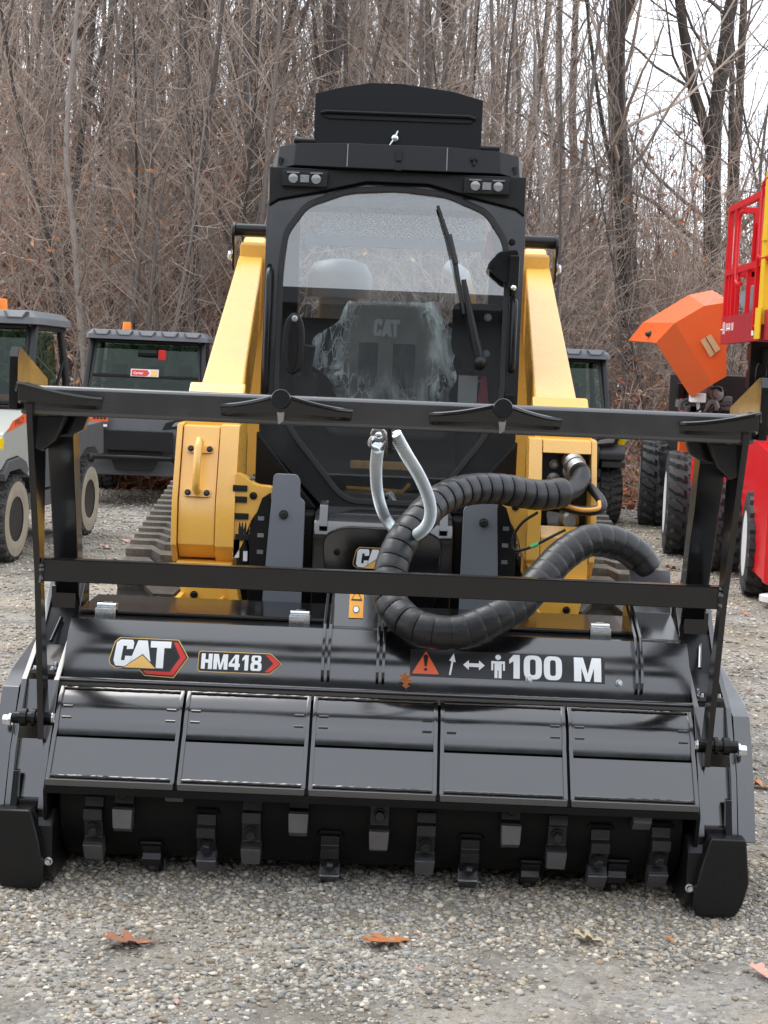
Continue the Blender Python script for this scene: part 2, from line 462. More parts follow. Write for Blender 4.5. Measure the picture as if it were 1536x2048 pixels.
def edge_y(x): return 19.6+0.5*math.sin(x*0.7)+0.3*math.sin(x*2.1+1)
def hill(x, y):
    top = 3.5-2.3*smooth(-2.5, 5, x)
    e = edge_y(x)
    return -0.06+0.10*smooth(e-0.3, e+0.4, y)+top*smooth(e, e+9, y)+0.12*math.sin(x*1.3+y*0.7)*smooth(e, e+3, y)-2.5*smooth(45, 75, y)
def hill_mesh():
    xs = np.arange(-45, 45.1, 0.75); ys = np.concatenate([np.arange(18.5, 36, 0.5), np.arange(36, 110, 2.5)])
    V = np.array([(x, y, hill(x, y)) for y in ys for x in xs]); nx = len(xs)
    F = np.array([(j*nx+i, j*nx+i+1, (j+1)*nx+i+1, (j+1)*nx+i) for j in range(len(ys)-1) for i in range(nx-1)])
    return V, F
M_FLOOR = mat('forest_floor', (0.22,0.135,0.075), 0.95, var=0.5, vscale=2.5, bump=0.6, bscale=9, dust=0.7, dcol=(0.40,0.20,0.085), spec=0.1)
hl = bpy.data.objects.new('hillside', np_mesh('hillside', *hill_mesh(), M_FLOOR, None, True))
link(hl); tag(hl, 'bank of brown leaf litter rising under the bare wood', 'hillside', kind='structure')
# ------------------------------------------------------------------ the bare wood
M_BARK = mat('bark', (0.095,0.082,0.075), 0.95, orand=0.45, var=0.45, vscale=14, bump=0.7, bscale=38, spec=0.15, dust=0.35, dcol=(0.22,0.20,0.18))
M_BARK2 = mat('pale_bark', (0.22,0.19,0.17), 0.95, orand=0.45, var=0.35, vscale=12, bump=0.5, bscale=38, spec=0.15)
M_TWIG = mat('twig', (0.36,0.292,0.245), 0.95, orand=0.6, var=0.4, vscale=1.2, spec=0.1)
M_TWIG2 = mat('brush_twig', (0.42,0.325,0.27), 0.95, orand=0.4, var=0.45, vscale=1.5, spec=0.1)
M_LEAF = attr_mat('dead_leaf', 0.75, spec=0.25)

def limb(mb, p, d, ln_, r, lvl, rg, sides, curl=0.16, up=0.05, kids=None, rend=0.35, seg=None):
    n = seg or max(3, int(ln_/0.45)); st = ln_/n; pts = [p.copy()]; rs_ = [r]; q = p.copy(); d = d.normalized(); dirs = [d.copy()]
    for i in range(n):
        d = (d+Vector((rg.gauss(0, curl), rg.gauss(0, curl), rg.gauss(0, curl*0.7)+up))).normalized()
        q = q+d*st; pts.append(q.copy()); rs_.append(r*(1-(1-rend)*(i+1)/n)); dirs.append(d.copy())
    mb.tube(pts, rs_, sides, caps=False)
    return pts, rs_, dirs

def side_dir(d, ang, rg):
    o = d.orthogonal().normalized(); o.rotate(Matrix.Rotation(rg.uniform(0, 6.283), 3, d))
    return (d*math.cos(ang)+o*math.sin(ang)).normalized()

def grow(mb, pts, rs_, dirs, ln_, lvl, rg, maxl, dens, rmin):
    k = max(2, int(ln_*dens))
    for _ in range(k):
        t = rg.uniform(0.2, 1.0); i = min(len(pts)-1, max(1, int(t*(len(pts)-1)+0.5)))
        cl_ = ln_*rg.uniform(0.3, 0.62)*(1.1-0.5*t)
        if cl_ < 0.18: continue
        d = side_dir(dirs[i], R(rg.uniform(25, 62)), rg)
        r = max(rmin, rs_[i]*rg.uniform(0.38, 0.6))
        P, S, D = limb(mb, pts[i], d, cl_, r, lvl, rg, 4 if lvl < 2 else 3, 0.2, 0.06, rend=0.4, seg=max(2, min(6, int(cl_/0.3))))
        if lvl < maxl: grow(mb, P, S, D, cl_, lvl+1, rg, maxl, dens*1.15, rmin)

def tree_meshes(seed, H, r0, nb, first, maxl, dens, rmin, spread=0.30, bark=None, lean=0.02, fork=False):
    rg = random.Random(seed); tr = MB(); cr = MB()
    P, S, D = limb(tr, Vector((0,0,-0.3)), Vector((rg.gauss(0,lean), rg.gauss(0,lean), 1)), H, r0, 0, rg, 9, 0.045, 0.035, rend=0.16, seg=int(H/0.6))
    S[0] *= 1.35; n = len(P)
    if fork:
        i = int(n*rg.uniform(0.22, 0.36)); fl = H*0.62
        p2, s2, d2 = limb(tr, P[i], side_dir(D[i], R(rg.uniform(16, 26)), rg), fl, S[i]*0.72, 0, rg, 8, 0.05, 0.05, rend=0.2, seg=int(fl/0.6))
        for b in range(nb//2):
            j = min(len(p2)-1, max(2, int(len(p2)*(b+rg.random())/(nb//2)))); ln_ = fl*spread*rg.uniform(0.5, 1.1)
            p3, s3, d3 = limb(cr, p2[j], side_dir(d2[j], R(rg.uniform(32, 66)), rg), ln_, max(rmin*1.6, s2[j]*rg.uniform(0.2, 0.36)), 1, rg, 5, 0.14, 0.07, rend=0.25, seg=max(3, int(ln_/0.4)))
            grow(cr, p3, s3, d3, ln_, 2, rg, maxl, dens, rmin)
    for b in range(nb):
        t = first+(1-first)*((b+rg.random())/nb); i = min(n-1, max(1, int(t*(n-1))))
        ln_ = H*spread*(1.15-0.75*t)*rg.uniform(0.6, 1.25)
        d = side_dir(D[i], R(rg.uniform(32, 68)), rg)
        r = max(rmin*1.6, S[i]*rg.uniform(0.18, 0.36))
        p2, s2, d2 = limb(cr, P[i], d, ln_, r, 1, rg, 5, 0.14, 0.07, rend=0.25, seg=max(3, int(ln_/0.4)))
        grow(cr, p2, s2, d2, ln_, 2, rg, maxl, dens, rmin)
    def me(mb, nm, m):
        F3 = [f for f in mb.f]
        x = bpy.data.meshes.new(nm); x.from_pydata(mb.v, [], F3); x.materials.append(m)
        x.polygons.foreach_set('use_smooth', [True]*len(x.polygons)); return x
    return me(tr, 'trunk', bark or M_BARK), me(cr, 'crown', M_TWIG)

TALL = [tree_meshes(100+i, 17+i % 3, 0.15+0.012*i, 32, 0.16+0.03*(i % 3), 3, 1.7, 0.0055, 0.26, M_BARK2 if i == 0 else M_BARK, fork=i in (1, 2, 3)) for i in range(5)]
SAPL = [tree_meshes(200+i, 9+i % 3*1.6, 0.042+0.006*i, 36, 0.08, 3, 2.3, 0.0045, 0.26, M_BARK2 if i % 2 else M_BARK, 0.06) for i in range(6)]

def tree(kind, mi, x, y, sc, rz, label, group, name):
    o = thing(name, (x, y, hill(x, y)-0.02), label, 'tree', group)
    a, b = (TALL if kind == 't' else SAPL)[mi]
    for nm, me in (('trunk', a), ('crown', b)):
        link(bpy.data.objects.new(nm, me), o)
    o.scale = sc if isinstance(sc, tuple) else (sc, sc, sc); o.rotation_euler = (0, 0, rz)
    return o

def X_at(u, v, Y):   # lateral position of a pixel column of the photograph at distance Y
    a = (u-768)*math.cos(ROLL)+(v-1024)*math.sin(ROLL)
    return a/3076*Y
# the trunks that stand out: (pixel column at the height of the trunk's foot, distance, width factor, mesh, label)
BIG = [
 (1282, 24.0, 1.05, 2, 'dark forked tree standing apart against the pale sky, right of the cab'),
 (1405, 27.5, 0.95, 3, 'dark tall tree with long side limbs just left of the red platform rail'),
 (1455, 30.0, 0.75, 1, 'slim dark tree behind the near corner of the red platform rail'),
 (1505, 29.0, 0.7, 4, 'slim dark tree at the right edge behind the yellow gate post'),
 (868, 32.0, 1.0, 4, 'thick trunk rising right behind the raised hatch plate of the cab'),
 (975, 30.0, 0.95, 1, 'straight grey trunk just right of the raised hatch plate'),
 (1030, 33.0, 0.75, 0, 'thin leaning trunk between the cab and the forked tree'),
 (322, 32.0, 1.05, 2, 'thickest brown trunk of the wood, left of the cab'),
 (418, 33.0, 0.95, 3, 'dark thick trunk second to the left of the cab'),
 (404, 25.5, 0.55, 0, 'pale slim straight trunk in front of the dark trunks left of the cab'),
 (485, 35.0, 0.85, 4, 'dark trunk closest to the left side of the cab'),
 (30, 28.0, 0.9, 1, 'grey trunk at the left edge behind the orange beacon'),
 (66, 33.0, 0.8, 4, 'dark trunk second from the left edge'),
 (92, 23.5, 0.62, 0, 'grey curving tree with low limbs above the left utility vehicle'),
 (200, 28.0, 0.65, 1, 'thin dark trunk midway between the left edge and the thick brown trunk'),
 (690, 33.0, 0.85, 0, 'slim trunk seen over the left part of the hatch plate'),
 (262, 34.0, 0.8, 3, 'narrow trunk just left of the thickest brown trunk'),
 (1120, 32.0, 0.6, 3, 'thin pale trunk right of the cab above the lift arm pin'),
 (1185, 35.0, 0.7, 4, 'thin dark trunk halfway between the cab and the orange hood'),
]
for i, (u, Y, k, mi, lab) in enumerate(BIG):
    x = X_at(u, 620, Y)
    tree('t', mi, x, Y, (k, k, max(0.85, min(1.1, k))), rnd.uniform(0, 6.28), lab, 'trees that stand out in the wood', 'bare_tree')

frg = random.Random(31)
def where(x, Y): return 'left of the cab' if x/Y < -0.085 else ('right of the cab' if x/Y > 0.085 else 'behind the cab')
cnt = 0
for i in range(400):
    Y = 22+34*frg.random()**1.1; x = frg.uniform(-0.29, 0.29)*Y*1.15
    right = x/Y > 0.08
    if right and frg.random() < 0.85: continue
    if cnt >= 62: break
    cnt += 1
    tree('t', frg.randrange(5), x, Y, (lambda k: (k, k, frg.uniform(0.75, 1.1)))(frg.uniform(0.28, 0.6)), frg.uniform(0, 6.28),
         'slim bare tree among many in the grey wood '+where(x, Y), 'slim trees of the wood '+where(x, Y), 'bare_tree')
for i in range(238):
    Y = 20.4+20*frg.random()**1.6; x = frg.uniform(-0.29, 0.29)*Y*1.12
    tree('s', frg.randrange(6), x, Y, frg.uniform(0.5, 1.0)*(0.70 if x/Y > 0.10 else 1), frg.uniform(0, 6.28),
         'thin bare sapling in the thicket at the wood edge '+where(x, Y), 'saplings of the wood '+where(x, Y), 'sapling')

# brush: arching stems and twigs nobody could count, with some dead leaves left on
LEAF_T = np.array([(0.50,0.22,0.09),(0.40,0.17,0.08),(0.56,0.30,0.14),(0.32,0.12,0.08),(0.46,0.28,0.16),(0.34,0.10,0.08)])
def leaf_quads(pos, size, rs_, tones, flat=False):
    n = len(pos); a = rs_.normal(size=(n, 3)); 
    if flat: a[:, 2] *= 0.35
    a /= np.linalg.norm(a, axis=1)[:, None]+1e-9
    b = rs_.normal(size=(n, 3)); 
    if flat: b[:, 2] *= 0.35
    b -= a*(a*b).sum(1)[:, None]; b /= np.linalg.norm(b, axis=1)[:, None]+1e-9
    c = np.cross(a, b)
    s = (size*rs_.uniform(0.6, 1.3, n))[:, None]
    V = np.stack([pos-a*s, pos-b*s*0.5+c*s*0.15, pos+a*s, pos+b*s*0.5+c*s*0.15], 1)
    F = np.arange(n*4).reshape(n, 4)
    return V.reshape(-1, 3), F, tones[rs_.randint(0, len(tones), n)]*rs_.uniform(0.75, 1.3, (n, 1))

def brush_mesh(seed, nst, hmin, hmax, leaves, W=3.2, Dp=1.6):
    rg = random.Random(seed); mb = MB(); tips = []
    for i in range(nst):
        p = Vector((rg.uniform(-W, W), rg.uniform(-Dp, Dp), -0.15)); h = rg.uniform(hmin, hmax)*rg.uniform(0.6, 1)
        P, S, D = limb(mb, p, Vector((rg.gauss(0, 0.35), rg.gauss(0, 0.35), 1)), h, rg.uniform(0.006, 0.015), 1, rg, 3, 0.15, -0.015, rend=0.35, seg=6)
        for _ in range(rg.randint(4, 8)):
            j = rg.randint(1, 6); l2 = rg.uniform(0.35, 0.95)
            p2, s2, d2 = limb(mb, P[j], side_dir(D[j], R(rg.uniform(30, 75)), rg), l2, 0.0055, 2, rg, 3, 0.25, 0.0, rend=0.5, seg=3)
            tips += p2[1:]
            if rg.random() < 0.8:
                p3, _, _ = limb(mb, p2[2], side_dir(d2[2], R(55), rg), l2*0.6, 0.0042, 2, rg, 3, 0.25, 0.0, rend=0.6, seg=2); tips += p3[1:]
    me = bpy.data.meshes.new('brush')
    V = list(mb.v); F = list(mb.f); nb_ = len(F)
    rs_ = np.random.RandomState(seed)
    if leaves:
        pos = np.array([tuple(tips[rg.randrange(len(tips))]) for _ in range(leaves)])+rs_.normal(0, 0.03, (leaves, 3))
        lv, lf, lt = leaf_quads(pos, 0.05, rs_, LEAF_T)
        F += [tuple(int(q)+len(V) for q in f) for f in lf]; V += [tuple(v) for v in lv]
    me.from_pydata(V, [], F)
    me.materials.append(M_TWIG2); me.materials.append(M_LEAF)
    me.polygons.foreach_set('material_index', [0]*nb_+[1]*(len(F)-nb_))
    a = me.attributes.new('tone', 'FLOAT_COLOR', 'FACE')
    c = np.ones((len(F), 4), np.float32)*0.2
    if leaves: c[nb_:, :3] = lt
    a.data.foreach_set('color', c.ravel())
    return me
BR = [brush_mesh(1, 150, 1.3, 3.4, 3600), brush_mesh(2, 190, 1.6, 4.2, 1500), brush_mesh(3, 200, 1.6, 4.6, 260), brush_mesh(4, 150, 0.7, 1.6, 2600)]
BRT = bpy.data.objects.new('brush', None); link(BRT)
tag(BRT, 'tangled bare brush with rusty dead leaves under the trees', 'brush', kind='stuff')
for row, (Y, sc) in enumerate([(20.6, 0.8), (22.3, 0.95), (24.2, 1.1), (26.5, 1.2), (29.5, 1.35), (33.5, 1.5)]):
    wdt = Y*0.3; x = -wdt
    while x < wdt:
        left = x < 0.03*Y
        if row == 0 or (left and row < 3): mi = 3 if frg.random() < 0.7 else 0
        else: mi = frg.choice([0, 0, 1]) if left else frg.choice([1, 2, 2])
        o = bpy.data.objects.new('thicket', BR[mi]); link(o, BRT)
        yy = Y+frg.uniform(-0.7, 0.7)
        o.location = (x, yy, hill(x, yy)); o.scale = (sc, sc, sc*frg.uniform(0.8, 1.15)); o.rotation_euler = (0, 0, frg.choice([0, math.pi])+frg.uniform(-0.5, 0.5))
        x += (4.0 if left else 3.7)*sc
rs2 = np.random.RandomState(4)
nl = 46000
lx = rs2.uniform(-9, 9, nl); ly = 19.2+15*rs2.rand(nl)**1.15
k = rs2.rand(nl) < np.where(lx < 0.5, 1.0, 0.35); lx = lx[k]; ly = ly[k]
pos = np.stack([lx, ly, np.array([hill(a, b) for a, b in zip(lx, ly)])+0.03+rs2.rand(len(lx))*0.05], 1)
lv, lf, lt = leaf_quads(pos, 0.085, rs2, LEAF_T*1.35, True)
ll = bpy.data.objects.new('leaf_litter', np_mesh('leaf_litter', lv, lf, M_LEAF, lt)); link(ll)
tag(ll, 'orange brown fallen leaves covering the bank under the trees', 'leaf litter', kind='stuff')
# ------------------------------------------------------------------ forestry mulcher
MU = thing('forestry_mulcher', (0, 4.8, 0), 'glossy black mulcher head with push frame standing on the gravel in front of the loader', 'mulcher')

def arc_prof(a, b, e0, e1, n):
    """convex plate profile from a (low, front) to b (high, back); face tilts from e0 to e1 (deg up)."""
    pts = [(0.0, 0.0)]
    for i in range(n):
        e = R(e0+(e1-e0)*(i+0.5)/n); pts.append((pts[-1][0]+math.sin(e), pts[-1][1]+math.cos(e)))
    sx = (b[0]-a[0])/pts[-1][0]; sz = (b[1]-a[1])/pts[-1][1]
    return [(a[0]+p[0]*sx, a[1]+p[1]*sz) for p in pts]

# five deflector panels
PX = [-0.958+0.3832*i for i in range(6)]
LOWP = [(4.398,0.336),(4.482,0.446)]
UPP = arc_prof((4.497,0.449), (4.60,0.572), 10, 58, 9)
for i in range(5):
    x0, x1 = PX[i]+0.005, PX[i+1]-0.005
    pn = MB().strip(UPP, x0, x1, 0.008).build('deflector_panel', M_GLOSS, MU, smooth=40)
    MB().strip(LOWP, x0+0.004, x1-0.004, 0.010).build('wear_strip', M_GLOSS, pn, bevel=0.002)
    MB().box(x0, x1, 4.384, 4.400, 0.322, 0.344).build('edge_bar', M_BAR, pn, bevel=0.005, seg=3)
    for xx in (x0-0.001, x1-0.011):
        MB().strip([(y-0.006, z+0.006) for y, z in LOWP]+[(y-0.007, z+0.004) for y, z in UPP[1:]], xx, xx+0.012, 0.012).build('side_flange', M_GLOSS, pn, bevel=0.002)
    for (yz, xa, xb) in (((4.402,0.350), x0+0.012, x1-0.012), ((4.592,0.571), x0+0.01, x1-0.01)):
        n = 40
        MB().tube([(xa+(xb-xa)*k/n, yz[0]+rnd.uniform(-.0006,.0006), yz[1]+rnd.uniform(-.0006,.0006)) for k in range(n+1)], [0.004*rnd.uniform(0.85,1.15) for k in range(n+1)], 6).build('weld_bead', M_GLOSS, pn)
    for xs in (x0+0.018, x1-0.045):
        for q in (3, 5):
            y, z = UPP[q]
            MB().tube([(xs, y-0.002, z+0.001), (xs+0.028, y-0.002, z+0.001)], 0.003, 6).build('weld_tack', M_GLOSS, pn)
rg_ = MB()
rg_.box(-0.965, 0.965, 4.600, 4.618, 0.560, 0.588).box(-0.965, 0.965, 4.620, 4.645, 0.566, 0.582)
rg_.cyl((-0.965,4.612,0.592), (0.965,4.612,0.592), 0.008, n=8)
rg_.build('hinge_rail', M_GLOSS, MU, bevel=0.003)
# main housing: curved front plate, flat top
HP = arc_prof((4.648,0.588), (4.716,0.724), 8, 34, 12)
TOPP = HP + [(4.752,0.757),(4.83,0.760),(5.22,0.765)]
hs_ = MB().strip(TOPP, -0.962, 0.962, 0.010).build('housing', M_GLOSS, MU, smooth=30)
MB().box(-0.95, 0.95, 5.19, 5.21, 0.06, 0.752).build('rear_plate', M_MATTE, MU)
MB().strip([(4.40,0.318),(4.62,0.548),(4.70,0.63),(4.85,0.70),(5.15,0.70)], -0.955, 0.955, 0.006).build('inner_liner', M_MATTE, MU)
MB().box(-0.955, 0.955, 4.385, 4.42, 0.300, 0.322).build('lower_lip', M_MATTE, MU, bevel=0.003)
def on_plate(s):      # point and outward normal at arc length s up the front plate
    acc = 0
    for a, b in zip(TOPP, TOPP[1:]):
        l = math.hypot(b[0]-a[0], b[1]-a[1])
        if acc+l >= s or b is TOPP[-1]:
            t = (s-acc)/l; n = ((b[1]-a[1])/l, -(b[0]-a[0])/l)
            return (a[0]+(b[0]-a[0])*t, a[1]+(b[1]-a[1])*t), (-n[0], -n[1])
        acc += l
def wrap(x, s, off):
    (y, z), n = on_plate(s)
    return (x, y+(-abs(n[0]) if True else 0)*off, z+abs(n[1])*off)
# top seam plates, dusty glass-like cover edge, ribs, middle box
for (xa, xb) in ((-0.955,-0.165),(0.012,0.79)):
    MB().box(xa, xb, 4.832, 5.16, 0.7625, 0.7745).build('top_cover', M_GLOSS, MU, bevel=0.002)
def rib_profile():
    lo = []; hi = []
    for k in range(13):
        (y, z), n_ = on_plate(0.022+0.172*k/12); t = min(1, k/2)
        h = 0.004+0.020*t+0.010*k/12
        lo.append((y+0.004, z-0.004)); hi.append((y-abs(n_[0])*h, z+abs(n_[1])*h))
    return hi+[(4.93,0.850),(4.965,0.850),(4.965,0.768)]+lo[::-1]
for xr in (-0.168, -0.150, 0.000, 0.018, 0.795, 0.811):
    MB().prism(rib_profile(), 'x', xr-0.0045, xr+0.0045).build('rib', M_GLOSS, MU, bevel=0.0015)
mb_ = MB().strip([(4.705,0.702),(4.790,0.752),(4.800,0.756),(4.93,0.905)], -0.146, -0.004, 0.010)
mb_.tube([(-0.144+0.014*k, 4.786+rnd.uniform(-.001,.001), 0.756) for k in range(11)], 0.004, 6)
mid = mb_.build('middle_cover', M_GLOSS, MU, bevel=0.002)
def deckpt(x, t, off=0.003):  # on the upper slope of the middle cover
    y = 4.80+0.13*t; z = 0.756+0.149*t; return (x, y-0.75*off, z+0.66*off)
st = MB().add([deckpt(-0.098,0.17), deckpt(-0.053,0.17), deckpt(-0.053,0.80), deckpt(-0.098,0.80)], [(0,1,2,3)])
st = st.build('warning_sticker', M_WARN, mid, fix=False)
s2 = MB()
s2.add([deckpt(-0.094,0.50,.004), deckpt(-0.057,0.50,.004), deckpt(-0.0755,0.72,.004)], [(0,1,2)])
s2.add([deckpt(-0.0755+0.011*math.cos(k*.785), 0.33+0.075*math.sin(k*.785), .004) for k in range(8)], [tuple(range(8))])
s2.build('sticker_symbol', M_INK, mid, fix=False)
s3 = MB()
s3.add([deckpt(-0.089,0.525,.0048), deckpt(-0.062,0.525,.0048), deckpt(-0.0755,0.68,.0048)], [(0,1,2)])
s3.build('sticker_triangle', M_WARN, mid, fix=False)
s4 = MB().add([deckpt(-0.0755+0.0088*math.cos(k*.785), 0.33+0.06*math.sin(k*.785), .0048) for k in range(8)], [tuple(range(8))])
s4.build('sticker_disc', M_WHITE, mid, fix=False)
# right-hand raised drive cover
rc = MB().strip([(4.70,0.700),(4.785,0.752),(4.80,0.757),(4.99,0.815),(5.04,0.95)], 0.818, 0.952, 0.01)
rc.tube([(0.82+0.013*k, 4.786+rnd.uniform(-.001,.001), 0.757) for k in range(11)], 0.004, 6)
rc.box(0.817, 0.826, 4.80, 5.05, 0.74, 0.80)
rc = rc.build('drive_cover', M_GLOSS, MU, bevel=0.002)
# zinc hinges on the top cover
def hinge(x, z, y=4.838):
    b = MB()
    b.box(x-0.033, x+0.033, y-0.022, y+0.012, z+0.001, z+0.008).cyl((x-0.030,y-0.004,z+0.014), (x+0.030,y-0.004,z+0.014), 0.008, n=10)
    b.box(x-0.031, x-0.012, y-0.002, y+0.030, z+0.004, z+0.018).box(x+0.012, x+0.031, y-0.002, y+0.030, z+0.004, z+0.018).box(x-0.014, x+0.014, y-0.006, y+0.026, z+0.010, z+0.022)
    b.box(x-0.033, x+0.033, y-0.026, y-0.021, z-0.018, z+0.006)
    h = b.build('hinge', M_ZINC, MU, bevel=0.002)
for x in (-0.867, -0.253, 0.701): hinge(x, 0.7745)
def bolt(p, axis, r, h, parent, m=M_ZINC, nm='bolt', n=6):
    ax = Vector(axis).normalized(); p = Vector(p); b = MB()
    b.lathe(p, ax, [(0, r*1.25), (h*0.25, r*1.25)], 14); b.lathe(p+ax*h*0.25, ax, [(0, r), (h*0.55, r), (h*0.75, r*0.82)], n)
    return b.build(nm, m, parent, smooth=30)
for x, s in ((0.466, 0.055), (0.743, 0.055)):
    (y, z), n_ = on_plate(s); bolt((x, y-0.001, z), (0,-0.96,0.28), 0.0085, 0.02, MU)
# side frames
SIDE = [(4.44,0.235),(4.50,0.40),(4.625,0.585),(4.85,0.700),(5.02,0.86),(5.07,0.86),(5.07,0.62),(4.90,0.10),(4.62,0.06),(4.47,0.12)]
for s in (-1, 1):
    MB().prism(SIDE, 'x', s*0.985, s*0.968).build('inner_side_plate', M_GLOSS, MU, bevel=0.002)
    MB().prism([(y-0.004, z) for y, z in SIDE], 'x', s*1.082, s*1.066).build('outer_side_plate', M_GLOSS, MU, bevel=0.002)
    # channel floor between the plates
    MB().strip([(4.455,0.222),(4.515,0.36),(4.548,0.42)], s*0.987 if s > 0 else s*1.064, s*1.064 if s > 0 else s*0.987, 0.008).build('channel_floor', M_GLOSS, MU)
    xa, xb = sorted((s*0.987, s*1.064))
    MB().strip([(4.585,0.46),(4.632,0.565),(4.640,0.582)], xa, xb, 0.008).build('channel_web', M_GLOSS, MU)
    MB().box(xa, xb, 4.648, 4.73, 0.598, 0.610).build('access_plate', M_GLOSS, MU, bevel=0.002)
    MB().strip([(4.735,0.606),(4.84,0.655),(4.86,0.70),(4.93,0.76)], xa, xb, 0.008).build('channel_back', M_SATIN, MU)
    for xx in (xa+0.012, xb-0.012):
        bolt((xx, 4.722, 0.610), (0,0,1), 0.006, 0.012, MU); bolt((xx, 4.66, 0.610), (0,0,1), 0.005, 0.010, MU)
    MB().cyl((xa+0.03,4.80,0.672), (xa+0.045,4.88,0.735), 0.006, n=8).build('stop_pin', M_GLOSS, MU)
    # outer fender box
    MB().prism([(4.43,0.225),(4.50,0.40),(4.60,0.565),(4.72,0.60),(5.12,0.66),(5.12,0.20)], 'x', s*1.084, s*1.135).build('outer_fender', M_GLOSS, MU, bevel=0.003)
    # pivot pin, spacers, big zinc nut
    MB().cyl((s*0.96,4.545,0.485), (s*1.09,4.545,0.485), 0.017, n=12).build('pivot_pin', M_SATIN, MU)
    for xa_, xb_ in ((1.045,1.066),(1.018,1.03),(0.988,1.008)):
        MB().cyl((s*xa_,4.545,0.485), (s*xb_,4.545,0.485), 0.027, n=14).build('spacer', M_SATIN, MU, bevel=0.002)
    bolt((s*1.083, 4.50, 0.485), (s,-0.1,0.05), 0.017, 0.024, MU, M_ZINC)
    bolt((s*0.968, 4.535, 0.487), (-s,0,0), 0.014, 0.012, MU, M_ZINC)
    MB().prism([(4.425,0.235),(4.455,0.345),(4.475,0.345),(4.46,0.235)], 'x', s*1.045, s*1.062).build('frame_stop', M_GLOSS, MU, bevel=0.002)
    # skid shoe and end block
    MB().prism([(4.47,0.232),(4.66,0.232),(4.90,0.10),(4.90,0.02),(4.47,0.012),(4.425,0.035),(4.425,0.19)], 'x', s*0.935, s*1.080).build('skid_shoe', M_SATIN, MU, bevel=0.008)
    MB().prism([(s*0.992,0.246),(s*1.098,0.246),(s*1.113,0.115),(s*1.098,0.050),(s*1.078,0.012),(s*0.962,0.010),(s*0.952,0.06),(s*0.968,0.15)], 'y', 4.388, 4.50).build('skid_nose', M_SATIN, MU, bevel=0.010, seg=3)
    MB().box(min(s*0.975,s*1.09), max(s*0.975,s*1.09), 4.452, 4.52, 0.236, 0.262).build('skid_cap', M_GLOSS, MU, bevel=0.004)
    bolt((s*0.945, 4.424, 0.085), (0,-1,0.1), 0.010, 0.02, MU, M_ZINC)
    MB().prism([(4.47,0.05),(4.42,0.30),(4.62,0.56),(5.2,0.74),(5.2,0.06)], 'x', s*0.955, s*0.966).build('end_plate', M_MATTE, MU)
# rotor drum with cutters
RC = (4.700, 0.242); RR = 0.205
rt = MB().cyl((-0.93,RC[0],RC[1]), (0.93,RC[0],RC[1]), RR, n=56)
rt.cyl((-0.952,RC[0],RC[1]), (-0.93,RC[0],RC[1]), 0.12, n=24).cyl((0.93,RC[0],RC[1]), (0.952,RC[0],RC[1]), 0.12, n=24)
rt = rt.build('rotor', M_MATTE, MU, smooth=40)
def drum_pt(x, ang, r): return (x, RC[0]-math.cos(ang)*r, RC[1]+math.sin(ang)*r)
def cutter(x, a0):
    """tooth holder on the drum at angle a0 (rad, 0 faces the viewer, up positive); its tooth points down and out."""
    def P(dx, a, r): return drum_pt(x+dx, a0+a, r)
    b = MB(); hw = 0.028
    prof = [(0.40,RR-0.01),(0.40,RR+0.010),(0.26,RR+0.014),(0.25,RR+0.034),(0.12,RR+0.040),(0.10,RR+0.026),(-0.16,RR+0.026),(-0.18,RR+0.05),(-0.30,RR+0.046),(-0.34,RR-0.01)]
    v = [P(-hw,a,r) for a, r in prof]+[P(hw,a,r) for a, r in prof]; n = len(prof)
    b.add(v, [tuple(range(n)), tuple(range(2*n-1, n-1, -1))]+[(i,(i+1)%n,n+(i+1)%n,n+i) for i in range(n)])
    c = b.build('cutter', M_CUT, MU, bevel=0.003)
    t = MB(); hw = 0.030
    prof = [(-0.20,RR+0.01),(-0.20,RR+0.056),(-0.42,RR+0.060),(-0.52,RR+0.035),(-0.50,RR+0.01)]
    v = [P(-hw*(0.9 if i > 1 else 1),a,r) for i, (a, r) in enumerate(prof)]+[P(hw*(0.9 if i > 1 else 1),a,r) for i, (a, r) in enumerate(prof)]; n = 5
    t.add(v, [tuple(range(n)), tuple(range(2*n-1, n-1, -1))]+[(i,(i+1)%n,n+(i+1)%n,n+i) for i in range(n)])
    t.build('tip', M_TIP, c, bevel=0.003)
    ax = Vector((0,-math.cos(a0),math.sin(a0)))
    bolt(Vector(P(0,-0.03,RR+0.026)), ax, 0.017, 0.024, c, M_CUT)
    MB().strip([(0,0),(0.001,0.001)], x, x+0.001, 0.001)
    w_ = MB(); w_.tube([P(-0.036,0.40,RR+0.003), P(-0.03,0.46,RR+0.006), P(0.03,0.46,RR+0.006), P(0.036,0.40,RR+0.003)], 0.006, 6); w_.build('weld_bead', M_MATTE, c)
# pixel columns of the photographed cutters: (x metres, angle degrees)
for x, ang in [(-0.826,-16),(-0.735,12),(-0.585,36),(-0.49,-27),(-0.355,-14),(-0.215,14),(-0.12,-42),(-0.065,40),(0.025,4),(0.165,-18),(0.30,-40),(0.335,42),(0.415,12),(0.555,-6),(0.685,-26),(0.80,30),(0.865,-22),
               (-0.905,60),(-0.66,-62),(-0.28,74),(0.10,66),(0.49,-66),(0.62,64),(0.75,-60)]:
    cutter(x, R(ang))

